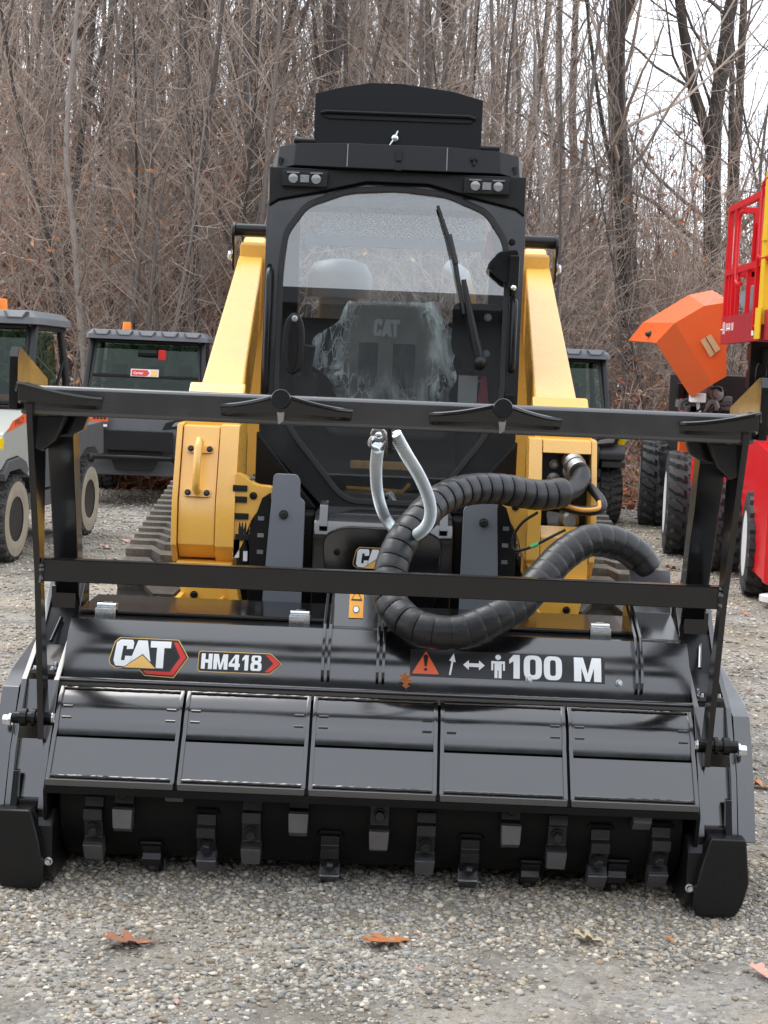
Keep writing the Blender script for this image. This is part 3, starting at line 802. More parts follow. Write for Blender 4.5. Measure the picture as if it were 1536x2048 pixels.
# push frame
for s in (-1, 1):
    MB().prism([(4.497,0.43),(4.405,0.94),(4.262,1.40),(4.262,1.445),(4.44,1.445),(4.44,1.33),(4.452,0.94),(4.578,0.45),(4.55,0.425)], 'x', s*1.002, s*0.984).build('front_upright', M_FRAME, MU, bevel=0.002)
    # rear brace, a box section leaning back to the housing
    t0 = Vector((s*0.935,4.43,1.372)); t1 = Vector((s*1.018,5.0,0.80))
    hw = Vector((0.038,0,0)); hd = Vector((0,0.05,0.05))*0.62
    MB().hexa([t1-hw-hd, t1+hw-hd, t1+hw+hd, t1-hw+hd], [t0-hw-hd, t0+hw-hd, t0+hw+hd, t0-hw+hd]).build('rear_brace', M_FRAME, MU, bevel=0.004)
    MB().box(min(s*0.985,s*1.064), max(s*0.985,s*1.064), 4.93, 5.03, 0.755, 0.83).build('brace_foot', M_FRAME, MU, bevel=0.003)
    # corner gussets under the bar
    MB().prism([(s*0.90,1.40),(s*0.99,1.40),(s*0.99,1.31),(s*0.965,1.30),(s*0.93,1.33)], 'y', 4.30, 4.345).build('corner_gusset', M_FRAME, MU, bevel=0.004)
    MB().prism([(s*0.855,1.40),(s*0.97,1.40),(s*0.97,1.335),(s*0.90,1.345),(s*0.87,1.36)], 'y', 4.40, 4.44).build('brace_bracket', M_FRAME, MU, bevel=0.004)
    # end plate with upright fin running back along the side
    MB().prism([(4.240,1.415),(4.240,1.562),(4.256,1.588),(4.278,1.588),(4.62,1.500),(4.62,1.425)], 'x', s*1.045, s*1.022).build('end_fin', M_FRAME, MU, bevel=0.003)
bar = MB().box(-1.022, 1.022, 4.275, 4.375, 1.402, 1.484).build('top_bar', M_BAR, MU, bevel=0.013, seg=4)
MB().box(-0.985, 0.985, 4.405, 4.445, 0.918, 0.985).build('cross_bar', M_FRAME, MU, bevel=0.005, seg=3)
for s in (-1, 1):
    MB().tube([(s*0.980, 4.402+rnd.uniform(-.002,.002), 0.915+0.007*k) for k in range(11)], [0.007*rnd.uniform(0.7,1.3) for k in range(11)], 6).build('weld_bead', M_FRAME, MU)
def wing(xc, half_l, half_r, z0, pin):
    """branch hook plate welded on the front of the bar: long low blades swept forward."""
    b = MB(); n = 12; xs = [xc-half_l+(half_l+half_r)*k/(2*n) for k in range(2*n+1)]
    top = []; bot = []
    for x in xs:
        t = min(1.0, max(0.0, (xc-x)/half_l if x < xc else (x-xc)/half_r))
        zt = z0+0.038*(1-t)**1.6; out_ = 4.274-0.085*(1-t)**0.8-0.006
        top.append((x, out_, zt)); bot.append((x, out_+0.004, zt-0.016-0.03*(1-t)**1.5))
    m = len(xs)
    v = top+bot+[(x, 4.276, z+0.006) for x, _, z in top]+[(x, 4.276, z-0.012) for x, _, z in bot]
    f = []
    for i in range(m-1):
        f += [(i,i+1,m+i+1,m+i),(2*m+i,2*m+i+1,i+1,i),(m+i,m+i+1,3*m+i+1,3*m+i),(2*m+i,3*m+i,3*m+i+1,2*m+i+1)]
    f += [(0,m,3*m,2*m),(m-1,3*m-1,4*m-1,2*m-1)]
    b.add(v, f)
    o = b.build('branch_hook', M_FRAME, MU, bevel=0.0025)
    MB().tube([(x, y-0.002, z+0.003) for x, y, z in top], 0.006, 6).build('hook_bead', M_FRAME, o)
    if pin:
        MB().lathe((xc,4.178,1.476), (0,-1,0.12), [(-0.12,0.024),(0,0.027),(0.004,0.025)], 24).build('stub_pin', M_SATIN, MU, smooth=40)
        MB().prism([(xc-0.012,1.452),(xc+0.012,1.452),(xc+0.008,1.415),(xc-0.006,1.405)], 'y', 4.19, 4.20).build('pin_key', M_STEEL, MU, bevel=0.003)
wing(-0.292, 0.172, 0.192, 1.447, True)
wing(0.311, 0.197, 0.168, 1.447, True)
for s in (-1, 1):
    if s < 0: wing(-1.01, 0.015, 0.215, 1.450, False)
    else: wing(1.01, 0.20, 0.015, 1.450, False)

# ---- printed marks on the housing
def text_geo(s, size, bold=0.0, spacing=1.0):
    cu = bpy.data.curves.new('t', 'FONT'); cu.body = s; cu.size = size; cu.offset = bold; cu.space_character = spacing; cu.resolution_u = 4
    o = bpy.data.objects.new('t', cu); COL.objects.link(o)
    dg = bpy.context.evaluated_depsgraph_get()
    me = bpy.data.meshes.new_from_object(o.evaluated_get(dg))
    v = [tuple(p.co) for p in me.vertices]; f = [tuple(p.vertices) for p in me.polygons]
    bpy.data.objects.remove(o); bpy.data.curves.remove(cu); bpy.data.meshes.remove(me)
    return v, f
def fit(v, w_, h):  # scale to a box with lower left at the origin
    x0 = min(p[0] for p in v); x1 = max(p[0] for p in v); y0 = min(p[1] for p in v); y1 = max(p[1] for p in v)
    return [((p[0]-x0)/(x1-x0)*w_, (p[1]-y0)/(y1-y0)*h) for p in v]

LET_C = [(95,0),(28,0),(8,18),(0,120),(12,146),(80,150),(96,132),(100,92),(62,92),(60,116),(40,116),(47,36),(66,36),(66,55),(102,52),(104,16)]
LET_A = [(98,150),(140,0),(190,0),(222,150),(180,150),(176,128),(143,128),(136,150)]
LET_A_HOLE = None
LET_T = [(196,0),(310,0),(310,38),(274,38),(276,150),(236,150),(234,38),(198,38)]
def flatpoly(mb, pts, map3, grid=None): mb.add([map3(p) for p in pts], [tuple(range(len(pts)))])

def sliced(polys, step=0.006):
    """cut flat (x, s) polygons along s so that they can follow the curved plate."""
    bm = bmesh.new()
    for P in polys:
        try: bm.faces.new([bm.verts.new((x, s_, 0)) for x, s_ in P])
        except ValueError: pass
    lo = min(s_ for P in polys for _, s_ in P); hi = max(s_ for P in polys for _, s_ in P)
    k = math.ceil(lo/step)
    while k*step < hi:
        bmesh.ops.bisect_plane(bm, geom=bm.verts[:]+bm.edges[:]+bm.faces[:], plane_co=(0, k*step, 0), plane_no=(0,1,0)); k += 1
    bmesh.ops.triangulate(bm, faces=bm.faces[:])
    bm.verts.index_update()
    v = [(q.co.x, q.co.y) for q in bm.verts]; f = [tuple(q.index for q in fc.verts) for fc in bm.faces]
    bm.free(); return v, f
def emblem(map3, parent, prefix='emblem'):
    """the maker's badge; map3((u,v,layer)) places a point of the 430 x 222 drawing (v down)."""
    OUT = [(47,1),(367,3),(429,105),(357,220),(197,214),(157,170),(37,178),(7,158),(0,135),(22,28)]
    cx, cy = 205, 105
    def inset(P, k): return [(cx+(x-cx)*(1-k*0.9), cy+(y-cy)*(1-k*1.6)) for x, y in P]
    def put(name, polys, m, layer):
        v, f = sliced(polys, 10)
        MB().add([map3(x, y, layer) for x, y in v], f).build(prefix+'_'+name, m, parent, fix=False, smooth=0)
    put('rim', [OUT], M_GOLD, 0)
    put('ground', [inset(OUT, 0.025)], M_INK, 1)
    put('red', [[(342,22),(362,20),(415,105),(352,208),(205,203),(190,186),(334,188),(384,108)], ], M_RED, 2)
    put('mesh', [[(312,60),(345,50),(374,106),(328,174),(290,172)]], M_PLAST, 2)
    put('letter_c', [[(x*0.98+26, y*1.02+16) for x, y in LET_C]], M_WHITE, 3)
    put('letter_a', [[(x*1.02+6, y*1.02+17) for x, y in LET_A]], M_WHITE, 3)
    put('letter_t', [[(x*0.98+25, y*1.02+18) for x, y in LET_T]], M_WHITE, 3)
    put('triangle_edge', [[(72,180),(180,96),(268,180)]], M_INK, 4)
    put('triangle', [[(84,174),(180,103),(256,174)]], M_GOLD, 5)
S_TOT = sum(math.hypot(b[0]-a[0], b[1]-a[1]) for a, b in zip(HP, HP[1:]))
def m_emb(u, v, l):
    return wrap(-0.826+u/430*0.245, 0.137-v/222*0.125, 0.0015+0.0006*l)
emblem(m_emb, MU)
def plate_poly(name, polys, m, layer, parent=MU):
    v, f = sliced(polys)
    return MB().add([wrap(x, s_, 0.0015+0.0006*layer) for x, s_ in v], f).build(name, m, parent, fix=False, smooth=0)
def strokes(*quads): return [list(q) for q in quads]
def rect(x0, y0, x1, y1): return [(x0,y0),(x1,y0),(x1,y1),(x0,y1)]
def block(ch):
    """heavy block characters on a 0..1 x 0..1 square, as convex pieces that only touch."""
    if ch == 'H': return [rect(0,0,.36,1), rect(.64,0,1,1), rect(.36,.40,.64,.62)]
    if ch == 'M': return [rect(0,0,.27,1), rect(.73,0,1,1), [(.27,1),(.27,.55),(.42,0),(.5,0),(.5,.30),(.335,1)], [(.73,1),(.665,1),(.5,.30),(.5,0),(.58,0),(.73,.55)]]
    if ch == '1': return [rect(.42,0,.86,1), [(.42,1),(.12,.78),(.12,.60),(.42,.72)]]
    if ch == '4': return [rect(.54,0,.88,1), rect(0,.20,.54,.42), rect(.88,.20,1,.42), [(0,.42),(.26,.42),(.54,.80),(.54,1)]]
    if ch in '08':
        o = round_poly([(0,0),(1,0),(1,1),(0,1)], .36, 5); i = round_poly([(.34,.17),(.66,.17),(.66,.83),(.34,.83)], .13, 5); n = len(o)
        r = [[o[k], o[(k+1) % n], i[(k+1) % n], i[k]] for k in range(n)]
        if ch == '8':
            r = []
            for (x0_, x1_, y0_, y1_) in ((0,1,0,.54),(.05,.95,.54,1)):
                w_, h_ = x1_-x0_, y1_-y0_
                o = round_poly([(x0_,y0_),(x1_,y0_),(x1_,y1_),(x0_,y1_)], .2, 4); i = round_poly([(x0_+.34*w_,y0_+.26*h_),(x1_-.34*w_,y0_+.26*h_),(x1_-.34*w_,y1_-.26*h_),(x0_+.34*w_,y1_-.26*h_)], .07, 4); n = len(o)
                r += [[o[k], o[(k+1) % n], i[(k+1) % n], i[k]] for k in range(n)]
        return r
def word(s_, x0, y0, h, adv, gap):
    P = []; x = x0
    for c in s_:
        w_ = adv.get(c, adv['*'])
        P += [[(x+a*w_, y0+b*h) for a, b in q] for q in block(c)]; x += w_+gap
    return P
# model number plate
x0, s0, W_, H_ = -0.552, 0.036, 0.258, 0.066
o1 = round_poly([(x0,s0),(x0+W_-0.035,s0),(x0+W_,s0+H_*0.5),(x0+W_-0.035,s0+H_),(x0,s0+H_)], [0.01,0.008,0.005,0.008,0.01])
plate_poly('model_plate_rim', [o1], M_GOLD, 0)
plate_poly('model_plate', [[(x0+W_/2+(x-x0-W_/2)*0.985, s0+H_/2+(s-s0-H_/2)*0.93) for x, s in o1]], M_INK, 1)
plate_poly('model_arrow', [[(x0+W_-0.052,s0+0.006),(x0+W_-0.036,s0+0.006),(x0+W_-0.006,s0+H_*0.5),(x0+W_-0.036,s0+H_-0.006),(x0+W_-0.052,s0+H_-0.006),(x0+W_-0.026,s0+H_*0.5)]], M_RED, 2)
plate_poly('model_number', word('HM418', x0+0.010, s0+0.009, 0.048, {'*':0.034,'M':0.044,'1':0.026}, 0.0035), M_WHITE, 3)
# keep-clear strip: 100 M
plate_poly('clearance_strip', [[(0.100,0.050),(0.70,0.050),(0.70,0.137),(0.100,0.137)]], M_INK, 0)
plate_poly('warning_triangle', [round_poly([(0.106,0.058),(0.190,0.058),(0.148,0.132)], 0.004)], M_ORG, 1)
b = [[(0.1445,0.082),(0.1515,0.082),(0.1555,0.116),(0.148,0.122),(0.1405,0.116)], [(0.148+0.006*math.cos(k*.785), 0.072+0.005*math.sin(k*.785)) for k in range(8)]]
plate_poly('exclamation_mark', b, M_INK, 2)
plate_poly('flying_debris_arrow', [[(0.220,0.058),(0.226,0.058),(0.233,0.100),(0.240,0.099),(0.234,0.128),(0.220,0.104),(0.227,0.101)]], M_WHITE, 1)
plate_poly('double_arrow', [[(0.263,0.092),(0.281,0.108),(0.281,0.098),(0.312,0.098),(0.312,0.108),(0.330,0.092),(0.312,0.076),(0.312,0.086),(0.281,0.086),(0.281,0.076)]], M_WHITE, 1)
pm = [[(0.350,0.108),(0.392,0.108),(0.392,0.078),(0.386,0.078),(0.386,0.100),(0.382,0.100),(0.382,0.054),(0.3725,0.054),(0.3725,0.078),(0.3695,0.078),(0.3695,0.054),(0.360,0.054),(0.360,0.100),(0.356,0.100),(0.356,0.078),(0.350,0.078)],
      [(0.371+0.009*math.cos(k*.628), 0.121+0.009*math.sin(k*.628)) for k in range(10)]]
plate_poly('standing_figure', pm, M_WHITE, 1)
plate_poly('clearance_number', word('100', 0.400, 0.055, 0.077, {'*':0.056,'1':0.044}, 0.006), M_WHITE, 1)
plate_poly('clearance_unit', word('M', 0.605, 0.055, 0.077, {'*':0.084}, 0), M_WHITE, 1)
# ------------------------------------------------------------------ compact track loader
LD = thing('track_loader', (0, 6.6, 0), 'yellow and black compact track loader with glazed cab behind the mulcher', 'loader')
M_SEAT = mat('seat_fabric', (0.34,0.315,0.295), 0.9, var=0.15, vscale=20, bump=0.15, bscale=260, spec=0.2)
M_SEATD = mat('seat_mesh_fabric', (0.13,0.13,0.14), 0.85, var=0.25, vscale=60, bump=0.3, bscale=400, spec=0.2)
M_LENS = mat('lamp_lens', (0.30,0.31,0.31), 0.2, metal=0.3, var=0.4, vscale=90)
M_PAPER = mat('paper', (0.72,0.72,0.70), 0.8, var=0.06, vscale=40)
M_CHROME = mat('chrome', (0.75,0.76,0.77), 0.12, metal=1.0, var=0.05)
M_FLATB = mat('flat_black_plate', (0.007,0.0075,0.0085), 0.45, spec=0.3, var=0.12, vscale=4, bump=0.05, bscale=200)
M_CAB = mat('cab_black_paint', (0.006,0.0065,0.0075), 0.20, ior=1.6, var=0.15, vscale=4, rvar=0.05)

def YD(z): return 5.90+(z-1.07)*0.134        # the door leans back
GL = [(-0.150,1.072),(0.172,1.072),(0.372,1.335),(0.427,1.46),(0.432,1.94),(0.418,2.085),(0.345,2.192),(0.190,2.252),(0,2.268),(-0.190,2.252),(-0.345,2.192),(-0.418,2.085),(-0.432,1.94),(-0.427,1.46),(-0.372,1.335)]
GLR = round_poly(GL, [0.06,0.06,0.06,0.05,0.06,0.03,0.035,0.04,0.05,0.04,0.035,0.03,0.06,0.05,0.06], 5)
def grow_poly(P, d):
    n = len(P); o = []
    for i in range(n):
        a = Vector(P[i-1]); b = Vector(P[(i+1) % n]); t = (b-a).normalized(); o.append((P[i][0]+t.y*d, P[i][1]-t.x*d))
    return o
def ring(mb, inner, outer, y0, y1):
    n = len(inner); v = []
    for P, dy in ((inner, y0), (outer, y0), (inner, y1), (outer, y1)):
        v += [(x, YD(z)+dy, z) for x, z in P]
    f = []
    for i in range(n):
        j = (i+1) % n
        f += [(i,j,n+j,n+i), (2*n+i,3*n+i,3*n+j,2*n+j), (i,2*n+i,2*n+j,j), (n+i,n+j,3*n+j,3*n+i)]
    return mb.add(v, f)
def ray_to(poly, c, p):       # where the ray from c through p leaves a convex polygon
    d = (p[0]-c[0], p[1]-c[1]); best = 1e9
    for a, b in zip(poly, poly[1:]+poly[:1]):
        e = (b[0]-a[0], b[1]-a[1]); den = d[0]*e[1]-d[1]*e[0]
        if abs(den) < 1e-9: continue
        t = ((a[0]-c[0])*e[1]-(a[1]-c[1])*e[0])/den; u = ((a[0]-c[0])*d[1]-(a[1]-c[1])*d[0])/den
        if t > 0 and -1e-6 <= u <= 1+1e-6: best = min(best, t)
    return (c[0]+d[0]*best, c[1]+d[1]*best)
OUTER = [(-0.215,1.015),(0.24,1.015),(0.495,1.30),(0.503,2.20),(0.44,2.345),(-0.44,2.345),(-0.503,2.20),(-0.495,1.30)]
g1 = grow_poly(GLR, 0.016)
cabf = ring(MB(), g1, [ray_to(OUTER, (0,1.65), p) for p in g1], -0.005, 0.07).build('door_frame', M_CAB, LD, bevel=0.004, smooth=30)
MB().__class__
ring(MB(), grow_poly(GLR, -0.004), grow_poly(GLR, 0.017), -0.016, 0.012).build('window_gasket', M_RUBBER, cabf, bevel=0.003, smooth=40)
gp = MB(); n = len(GLR)
gp.add([(x, YD(z)-0.006, z) for x, z in GLR]+[(x, YD(z)-0.0015, z) for x, z in GLR], [tuple(range(n)), tuple(range(2*n-1,n-1,-1))]+[(i,(i+1)%n,n+(i+1)%n,n+i) for i in range(n)])
gp.build('door_glass', M_GLASS, cabf, smooth=0)
# cab shell: posts, roof, floor, rear wall
for s in (-1, 1):
    MB().hexa([(s*0.498,5.96,1.0),(s*0.44,5.98,1.0),(s*0.44,6.08,1.0),(s*0.498,6.08,1.0)], [(s*0.498,6.145,2.33),(s*0.44,6.145,2.33),(s*0.44,6.22,2.33),(s*0.498,6.22,2.33)]).build('cab_front_post', M_CAB, LD, bevel=0.01)
    MB().box(min(s*0.43,s*0.50), max(s*0.43,s*0.50), 7.02, 7.12, 1.0, 2.33).build('cab_rear_post', M_CAB, LD, bevel=0.008)
    MB().box(min(s*0.47,s*0.498), max(s*0.47,s*0.498), 6.10, 7.05, 1.42, 1.50).build('side_rail', M_CAB, LD, bevel=0.006)
    MB().box(min(s*0.472,s*0.496), max(s*0.472,s*0.496), 6.0, 7.1, 0.60, 1.419).build('cab_side_panel', M_CAB, LD, bevel=0.006)
    MB().box(min(s*0.481,s*0.486), max(s*0.481,s*0.486), 6.16, 7.02, 1.501, 2.30).build('side_window', M_GLASS, LD, smooth=0)
MB().box(-0.43, 0.43, 7.04, 7.09, 1.0, 1.80).build('cab_rear_wall', M_DARK, LD, bevel=0.005)
MB().box(-0.43, 0.43, 7.03, 7.10, 2.275, 2.33).build('cab_rear_header', M_CAB, LD, bevel=0.005)
MB().box(-0.425, 0.425, 7.055, 7.060, 1.801, 2.274).build('rear_window', M_GLASS, LD, smooth=0)
MB().box(-0.47, 0.47, 5.98, 7.08, 0.98, 1.02).build('cab_floor', M_DARK, LD)
def perf_mat():
    m = bpy.data.materials.new('perforated_plate'); m.use_nodes = True
    t = m.node_tree; b = t.nodes['Principled BSDF']; ln = t.links.new
    b.inputs['Base Color'].default_value = (0.72,0.77,0.80,1); b.inputs['Roughness'].default_value = 0.5
    tc = t.nodes.new('ShaderNodeTexCoord'); mp = t.nodes.new('ShaderNodeMapping'); mp.inputs['Rotation'].default_value = (0,R(45),0); mp.inputs['Scale'].default_value = (62,62,62)
    fr = t.nodes.new('ShaderNodeVectorMath'); fr.operation = 'FRACTION'
    sb = t.nodes.new('ShaderNodeVectorMath'); sb.operation = 'SUBTRACT'; sb.inputs[1].default_value = (0.5,0.5,0.5)
    ml = t.nodes.new('ShaderNodeVectorMath'); ml.operation = 'MULTIPLY'; ml.inputs[1].default_value = (1,0,1)
    le = t.nodes.new('ShaderNodeVectorMath'); le.operation = 'LENGTH'
    gt = t.nodes.new('ShaderNodeMath'); gt.operation = 'GREATER_THAN'; gt.inputs[1].default_value = 0.30
    ln(tc.outputs['Object'], mp.inputs[0]); ln(mp.outputs[0], fr.inputs[0]); ln(fr.outputs[0], sb.inputs[0]); ln(sb.outputs[0], ml.inputs[0]); ln(ml.outputs[0], le.inputs[0]); ln(le.outputs['Value'], gt.inputs[0]); ln(gt.outputs[0], b.inputs['Alpha'])
    return m
M_PERF = perf_mat()
MB().add([(-0.30,6.97,2.265),(0.385,6.97,2.265),(0.40,6.90,2.165),(-0.36,6.90,2.165)], [(0,3,2,1)]).build('perforated_screen', M_PERF, LD, smooth=0, fix=False)
MB().box(-0.40, 0.40, 6.885, 6.925, 2.115, 2.163).build('rear_shelf', mat('shelf_grey', (0.50,0.56,0.60), 0.55, var=0.08), LD, bevel=0.006)
MB().box(-0.45, 0.45, 6.72, 7.02, 2.30, 2.323).build('headliner', mat('headliner_grey', (0.28,0.30,0.32), 0.8, var=0.08), LD, bevel=0.01)
# roof with faceted front visor
RP = [(-0.505,6.24),(-0.475,6.09),(-0.405,6.03),(-0.197,5.985),(0.185,5.985),(0.395,6.03),(0.475,6.09),(0.500,6.24),(0.498,6.28),(-0.498,6.28)]
RZ = [(2.325,2.405),(2.335,2.425),(2.345,2.432),(2.338,2.434),(2.338,2.434),(2.345,2.432),(2.335,2.425),(2.325,2.405),(2.325,2.405),(2.325,2.405)]
rb = MB(); n = len(RP)
rb.add([(x,y,z[0]) for (x,y), z in zip(RP,RZ)]+[(x*0.985,y+0.02,z[1]) for (x,y), z in zip(RP,RZ)], [tuple(range(n)), tuple(range(2*n-1,n-1,-1))]+[(i,(i+1)%n,n+(i+1)%n,n+i) for i in range(n)])
roof = rb.build('roof', M_FLATB, LD, bevel=0.004)
MB().box(-0.49, 0.49, 6.70, 7.15, 2.325, 2.40).build('roof_rear', M_FLATB, LD, bevel=0.006)
for s_ in (-1, 1): MB().box(min(s_*0.40,s_*0.49), max(s_*0.40,s_*0.49), 6.29, 6.695, 2.325, 2.40).build('roof_rail', M_FLATB, LD, bevel=0.006)
MB().box(-0.40, 0.40, 6.29, 6.695, 2.380, 2.386).build('skylight', M_GLASS, LD, smooth=0)
for (x, z, w_, h) in ((-0.46,2.365,0.014,0.03),(0.0,2.395,0.022,0.045),(0.0,2.345,0.03,0.018),(0.29,2.395,0.028,0.012),(0.29,2.382,0.010,0.022),(0.455,2.365,0.014,0.03)):
    yy = 5.983 if abs(x) < 0.2 else (6.006 if abs(x) < 0.4 else 6.075)
    MB().prism(round_poly([(x-w_/2,z-h/2),(x+w_/2,z-h/2),(x+w_/2,z+h/2),(x-w_/2,z+h/2)], min(w_,h)*0.4, 3), 'y', yy-0.001, yy+0.03).build('visor_slot', M_INK, roof)
for xs in (-0.197, 0.185):
    MB().tube([(xs,5.984,2.342),(xs,6.002,2.43)], 0.0022, 6).build('visor_seam', M_GREY, roof)
# raised hatch plate on the roof
hp = [(-0.362,2.40),(0.345,2.40),(0.345,2.72),(0.22,2.752),(0.0,2.776),(-0.13,2.775),(-0.25,2.752),(-0.362,2.722)]
hatch = MB().prism(hp, 'y', 6.60, 6.616).build('roof_hatch', M_FLATB, LD, bevel=0.003)
MB().tube([(-0.335,6.597,2.642),(-0.31,6.594,2.648),(0.29,6.594,2.650),(0.315,6.597,2.642)], 0.0085, 8).build('stiffener', M_FLATB, hatch)
MB().prism([(-0.33,2.630),(0.31,2.632),(0.29,2.622),(-0.30,2.620)], 'y', 6.592, 6.60).build('stiffener_lip', M_FLATB, hatch)
lt = MB().lathe((-0.020,6.598,2.548), (0,-1,0), [(0,0.014),(0.012,0.014),(0.016,0.008)], 16); lt.tube([(-0.040,6.590,2.518),(-0.02,6.588,2.548),(-0.008,6.590,2.578)], [0.004,0.006,0.004], 8)
lt.build('latch', M_ZINC, hatch)
for x0, x1 in ((-0.44,-0.355),(0.34,0.42)):
    MB().cyl((x0,6.55,2.515), (x1,6.55,2.515), 0.012, n=12).build('hatch_hinge', M_FLATB, hatch)
    MB().box(min(x0,x1)+0.02, max(x0,x1), 6.54, 6.60, 2.38, 2.515).build('hinge_arm', M_FLATB, hatch, bevel=0.003)
MB().box(-0.42, 0.40, 6.585, 6.68, 2.402, 2.50).build('hatch_frame', M_FLATB, LD, bevel=0.006)
# brow with two lamp bars
bw = [(-0.495,2.335),(-0.495,2.19),(-0.46,2.215),(-0.28,2.255),(-0.12,2.295),(0.12,2.295),(0.28,2.255),(0.46,2.215),(0.495,2.19),(0.495,2.335)]
MB().prism(bw, 'y', 6.025, 6.05).build('lamp_brow', M_PLAST, LD, bevel=0.004)
for xc in (-0.358, 0.342):
    lm = MB().box(xc-0.088, xc+0.088, 5.998, 6.03, 2.262, 2.322).build('work_lamp', M_PLAST, LD, bevel=0.005)
    for k in range(3):
        xx = xc+(k-1)*0.044
        if k == 1: MB().box(xx-0.017, xx+0.017, 5.992, 5.999, 2.277, 2.305).build('lens', M_LENS, lm, bevel=0.002)
        else: MB().lathe((xx,5.998,2.291), (0,-1,0), [(0,0.019),(0.005,0.018),(0.007,0.012)], 14).build('lens', M_LENS, lm)
    for k in (-1, 1):
        MB().box(xc+k*0.045-0.024, xc+k*0.045+0.024, 5.993, 5.999, 2.311, 2.316).build('lens', M_LENS, lm)
        MB().tube([(xc+k*0.020,5.995,2.270),(xc+k*0.066,5.995,2.316)], 0.002, 6).build('lens_bar', M_INK, lm)
# wiper
wp = MB().tube([(0.345,5.955,1.622),(0.318,5.945,1.72),(0.268,5.965,1.93)], [0.020,0.016,0.010], 10); wp.ball((0.347,5.945,1.618), 0.026, 8)
wp = wp.build('wiper', M_PLAST, LD, smooth=50)
MB().tube([(0.275,5.955,1.80),(0.228,5.985,2.02),(0.158,6.022,2.212)], [0.007,0.010,0.006], 8).build('wiper_blade', M_RUBBER, wp)
MB().tube([(0.235,5.975,1.99),(0.205,5.99,2.10)], 0.013, 6).build('wiper_bridge', M_PLAST, wp)
# control panel inside the glass, bolts
pl = round_poly([(0.235,1.845),(0.425,1.845),(0.425,1.585),(0.30,1.585),(0.235,1.66)], 0.03)
cp = MB().prism(pl, 'y', 6.03, 6.06).build('side_panel', M_DARK, LD, bevel=0.006)
for x, z in ((0.372,1.793),(0.372,1.652)): bolt((x,6.028,z), (0,-1,0), 0.012, 0.016, LD, M_STEEL)
MB().box(0.27, 0.345, 6.05, 6.053, 1.455, 1.565).build('paper_sheet', M_PAPER, LD)
for (za, zb, xa, xb) in ((1.455,1.565,0.347,0.392),(2.02,2.125,0.345,0.385)):
    rp = MB().add([(xa,6.05,za),(xb,6.05,za),(xb-0.012,6.06,zb),(xa+0.012,6.06,zb)], [(0,1,2,3)]); rp.build('red_screen', mat('red_mesh', (0.42,0.03,0.05), 0.5, var=0.3, vscale=90), LD, fix=False)
# left grab mirror on the door
gh = MB().lathe((-0.375,5.925,1.66), (0,1,0), [(0,0.001)], 3) if False else MB()
gp_ = [(-0.375+0.042*math.cos(t*0.3927), 1.66+0.118*math.copysign(abs(math.sin(t*0.3927))**0.75, math.sin(t*0.3927))) for t in range(16)]
hd = MB().prism(gp_, 'y', 5.935, 5.985).build('door_handle', M_PLAST, LD, bevel=0.012, seg=3)
MB().prism([(-0.375+(x+0.375)*0.42, 1.655+(z-1.66)*0.86) for x, z in gp_], 'y', 5.922, 5.94).build('grip', M_SATIN, hd, bevel=0.006)
bolt((-0.372,5.922,1.755), (0,-1,0), 0.010, 0.008, hd, M_ZINC)
# door hinges and grab rails
hg = MB().prism(round_poly([(0.352,1.985),(0.40,2.045),(0.475,2.055),(0.482,1.92),(0.42,1.925)], 0.02), 'y', 5.955, 5.985).build('door_hinge', M_SATIN, LD, bevel=0.006)
MB().box(0.438, 0.478, 5.925, 5.96, 1.905, 2.03).build('hinge_block', M_SATIN, hg, bevel=0.008)
MB().ball((0.457,5.92,1.905), 0.012, 8).build('hinge_pin', M_ZINC, hg)
MB().lathe((0.372,5.954,1.985), (0,-1,0), [(0,0.010),(0.008,0.009)], 10).build('hinge_bolt', M_SATIN, hg)
for (x, za, zb) in ((-0.478,1.46,1.94),(0.468,1.585,1.865)):
    MB().tube([(x,5.985,za),(x,5.945,za+0.015),(x,5.94,za+0.04),(x,5.945,zb-0.04),(x,5.955,zb-0.015),(x,6.0,zb)], 0.013, 10).build('grab_rail', M_SATIN, LD, smooth=50)
for x, z in ((0.462,1.86),(0.452,2.085),(0.462,1.53),(0.455,1.455),(0.46,1.565),(-0.483,1.955),(0.462,1.885)):
    bolt((x,5.965+(z-1.4)*0.1,z), (0,-1,0), 0.011, 0.014, LD, M_SATIN)
MB().box(0.445, 0.482, 5.94, 5.97, 1.42, 1.50).build('latch_block', M_SATIN, LD, bevel=0.006)

# seat
sb = MB(); prof = round_poly([(-0.205,1.40),(0.205,1.40),(0.225,1.62),(0.185,1.845),(0.10,1.868),(-0.10,1.868),(-0.185,1.845),(-0.225,1.62)], 0.05)
seat = sb.prism(prof, 'y', 6.60, 6.70).build('seat_backrest', M_SEAT, LD, bevel=0.03, seg=3)
for x0, x1 in ((-0.135,-0.055),(0.01,0.105)):
    MB().box(x0, x1, 6.592, 6.606, 1.50, 1.69).build('mesh_panel', M_SEATD, seat, bevel=0.004)
MB().prism(round_poly([(-0.25,1.30),(0.25,1.30),(0.25,1.43),(-0.25,1.43)], 0.05), 'y', 6.20, 6.66).build('seat_cushion', M_SEATD, LD, bevel=0.03, seg=3)
for s in (-1, 1):
    MB().prism(round_poly([(6.28,1.32),(6.62,1.30),(6.64,1.55),(6.30,1.55)], 0.05), 'x', s*0.30, s*0.40).build('armrest', M_PLAST, LD, bevel=0.02)
    MB().tube([(s*0.34,6.32,1.54),(s*0.335,6.30,1.60),(s*0.33,6.29,1.66)], [0.018,0.022,0.026], 10).build('joystick', M_PLAST, LD)
def m_seat(x, y): return (-0.078+x/330*0.120, 6.5955, 1.790-y/170*0.082)
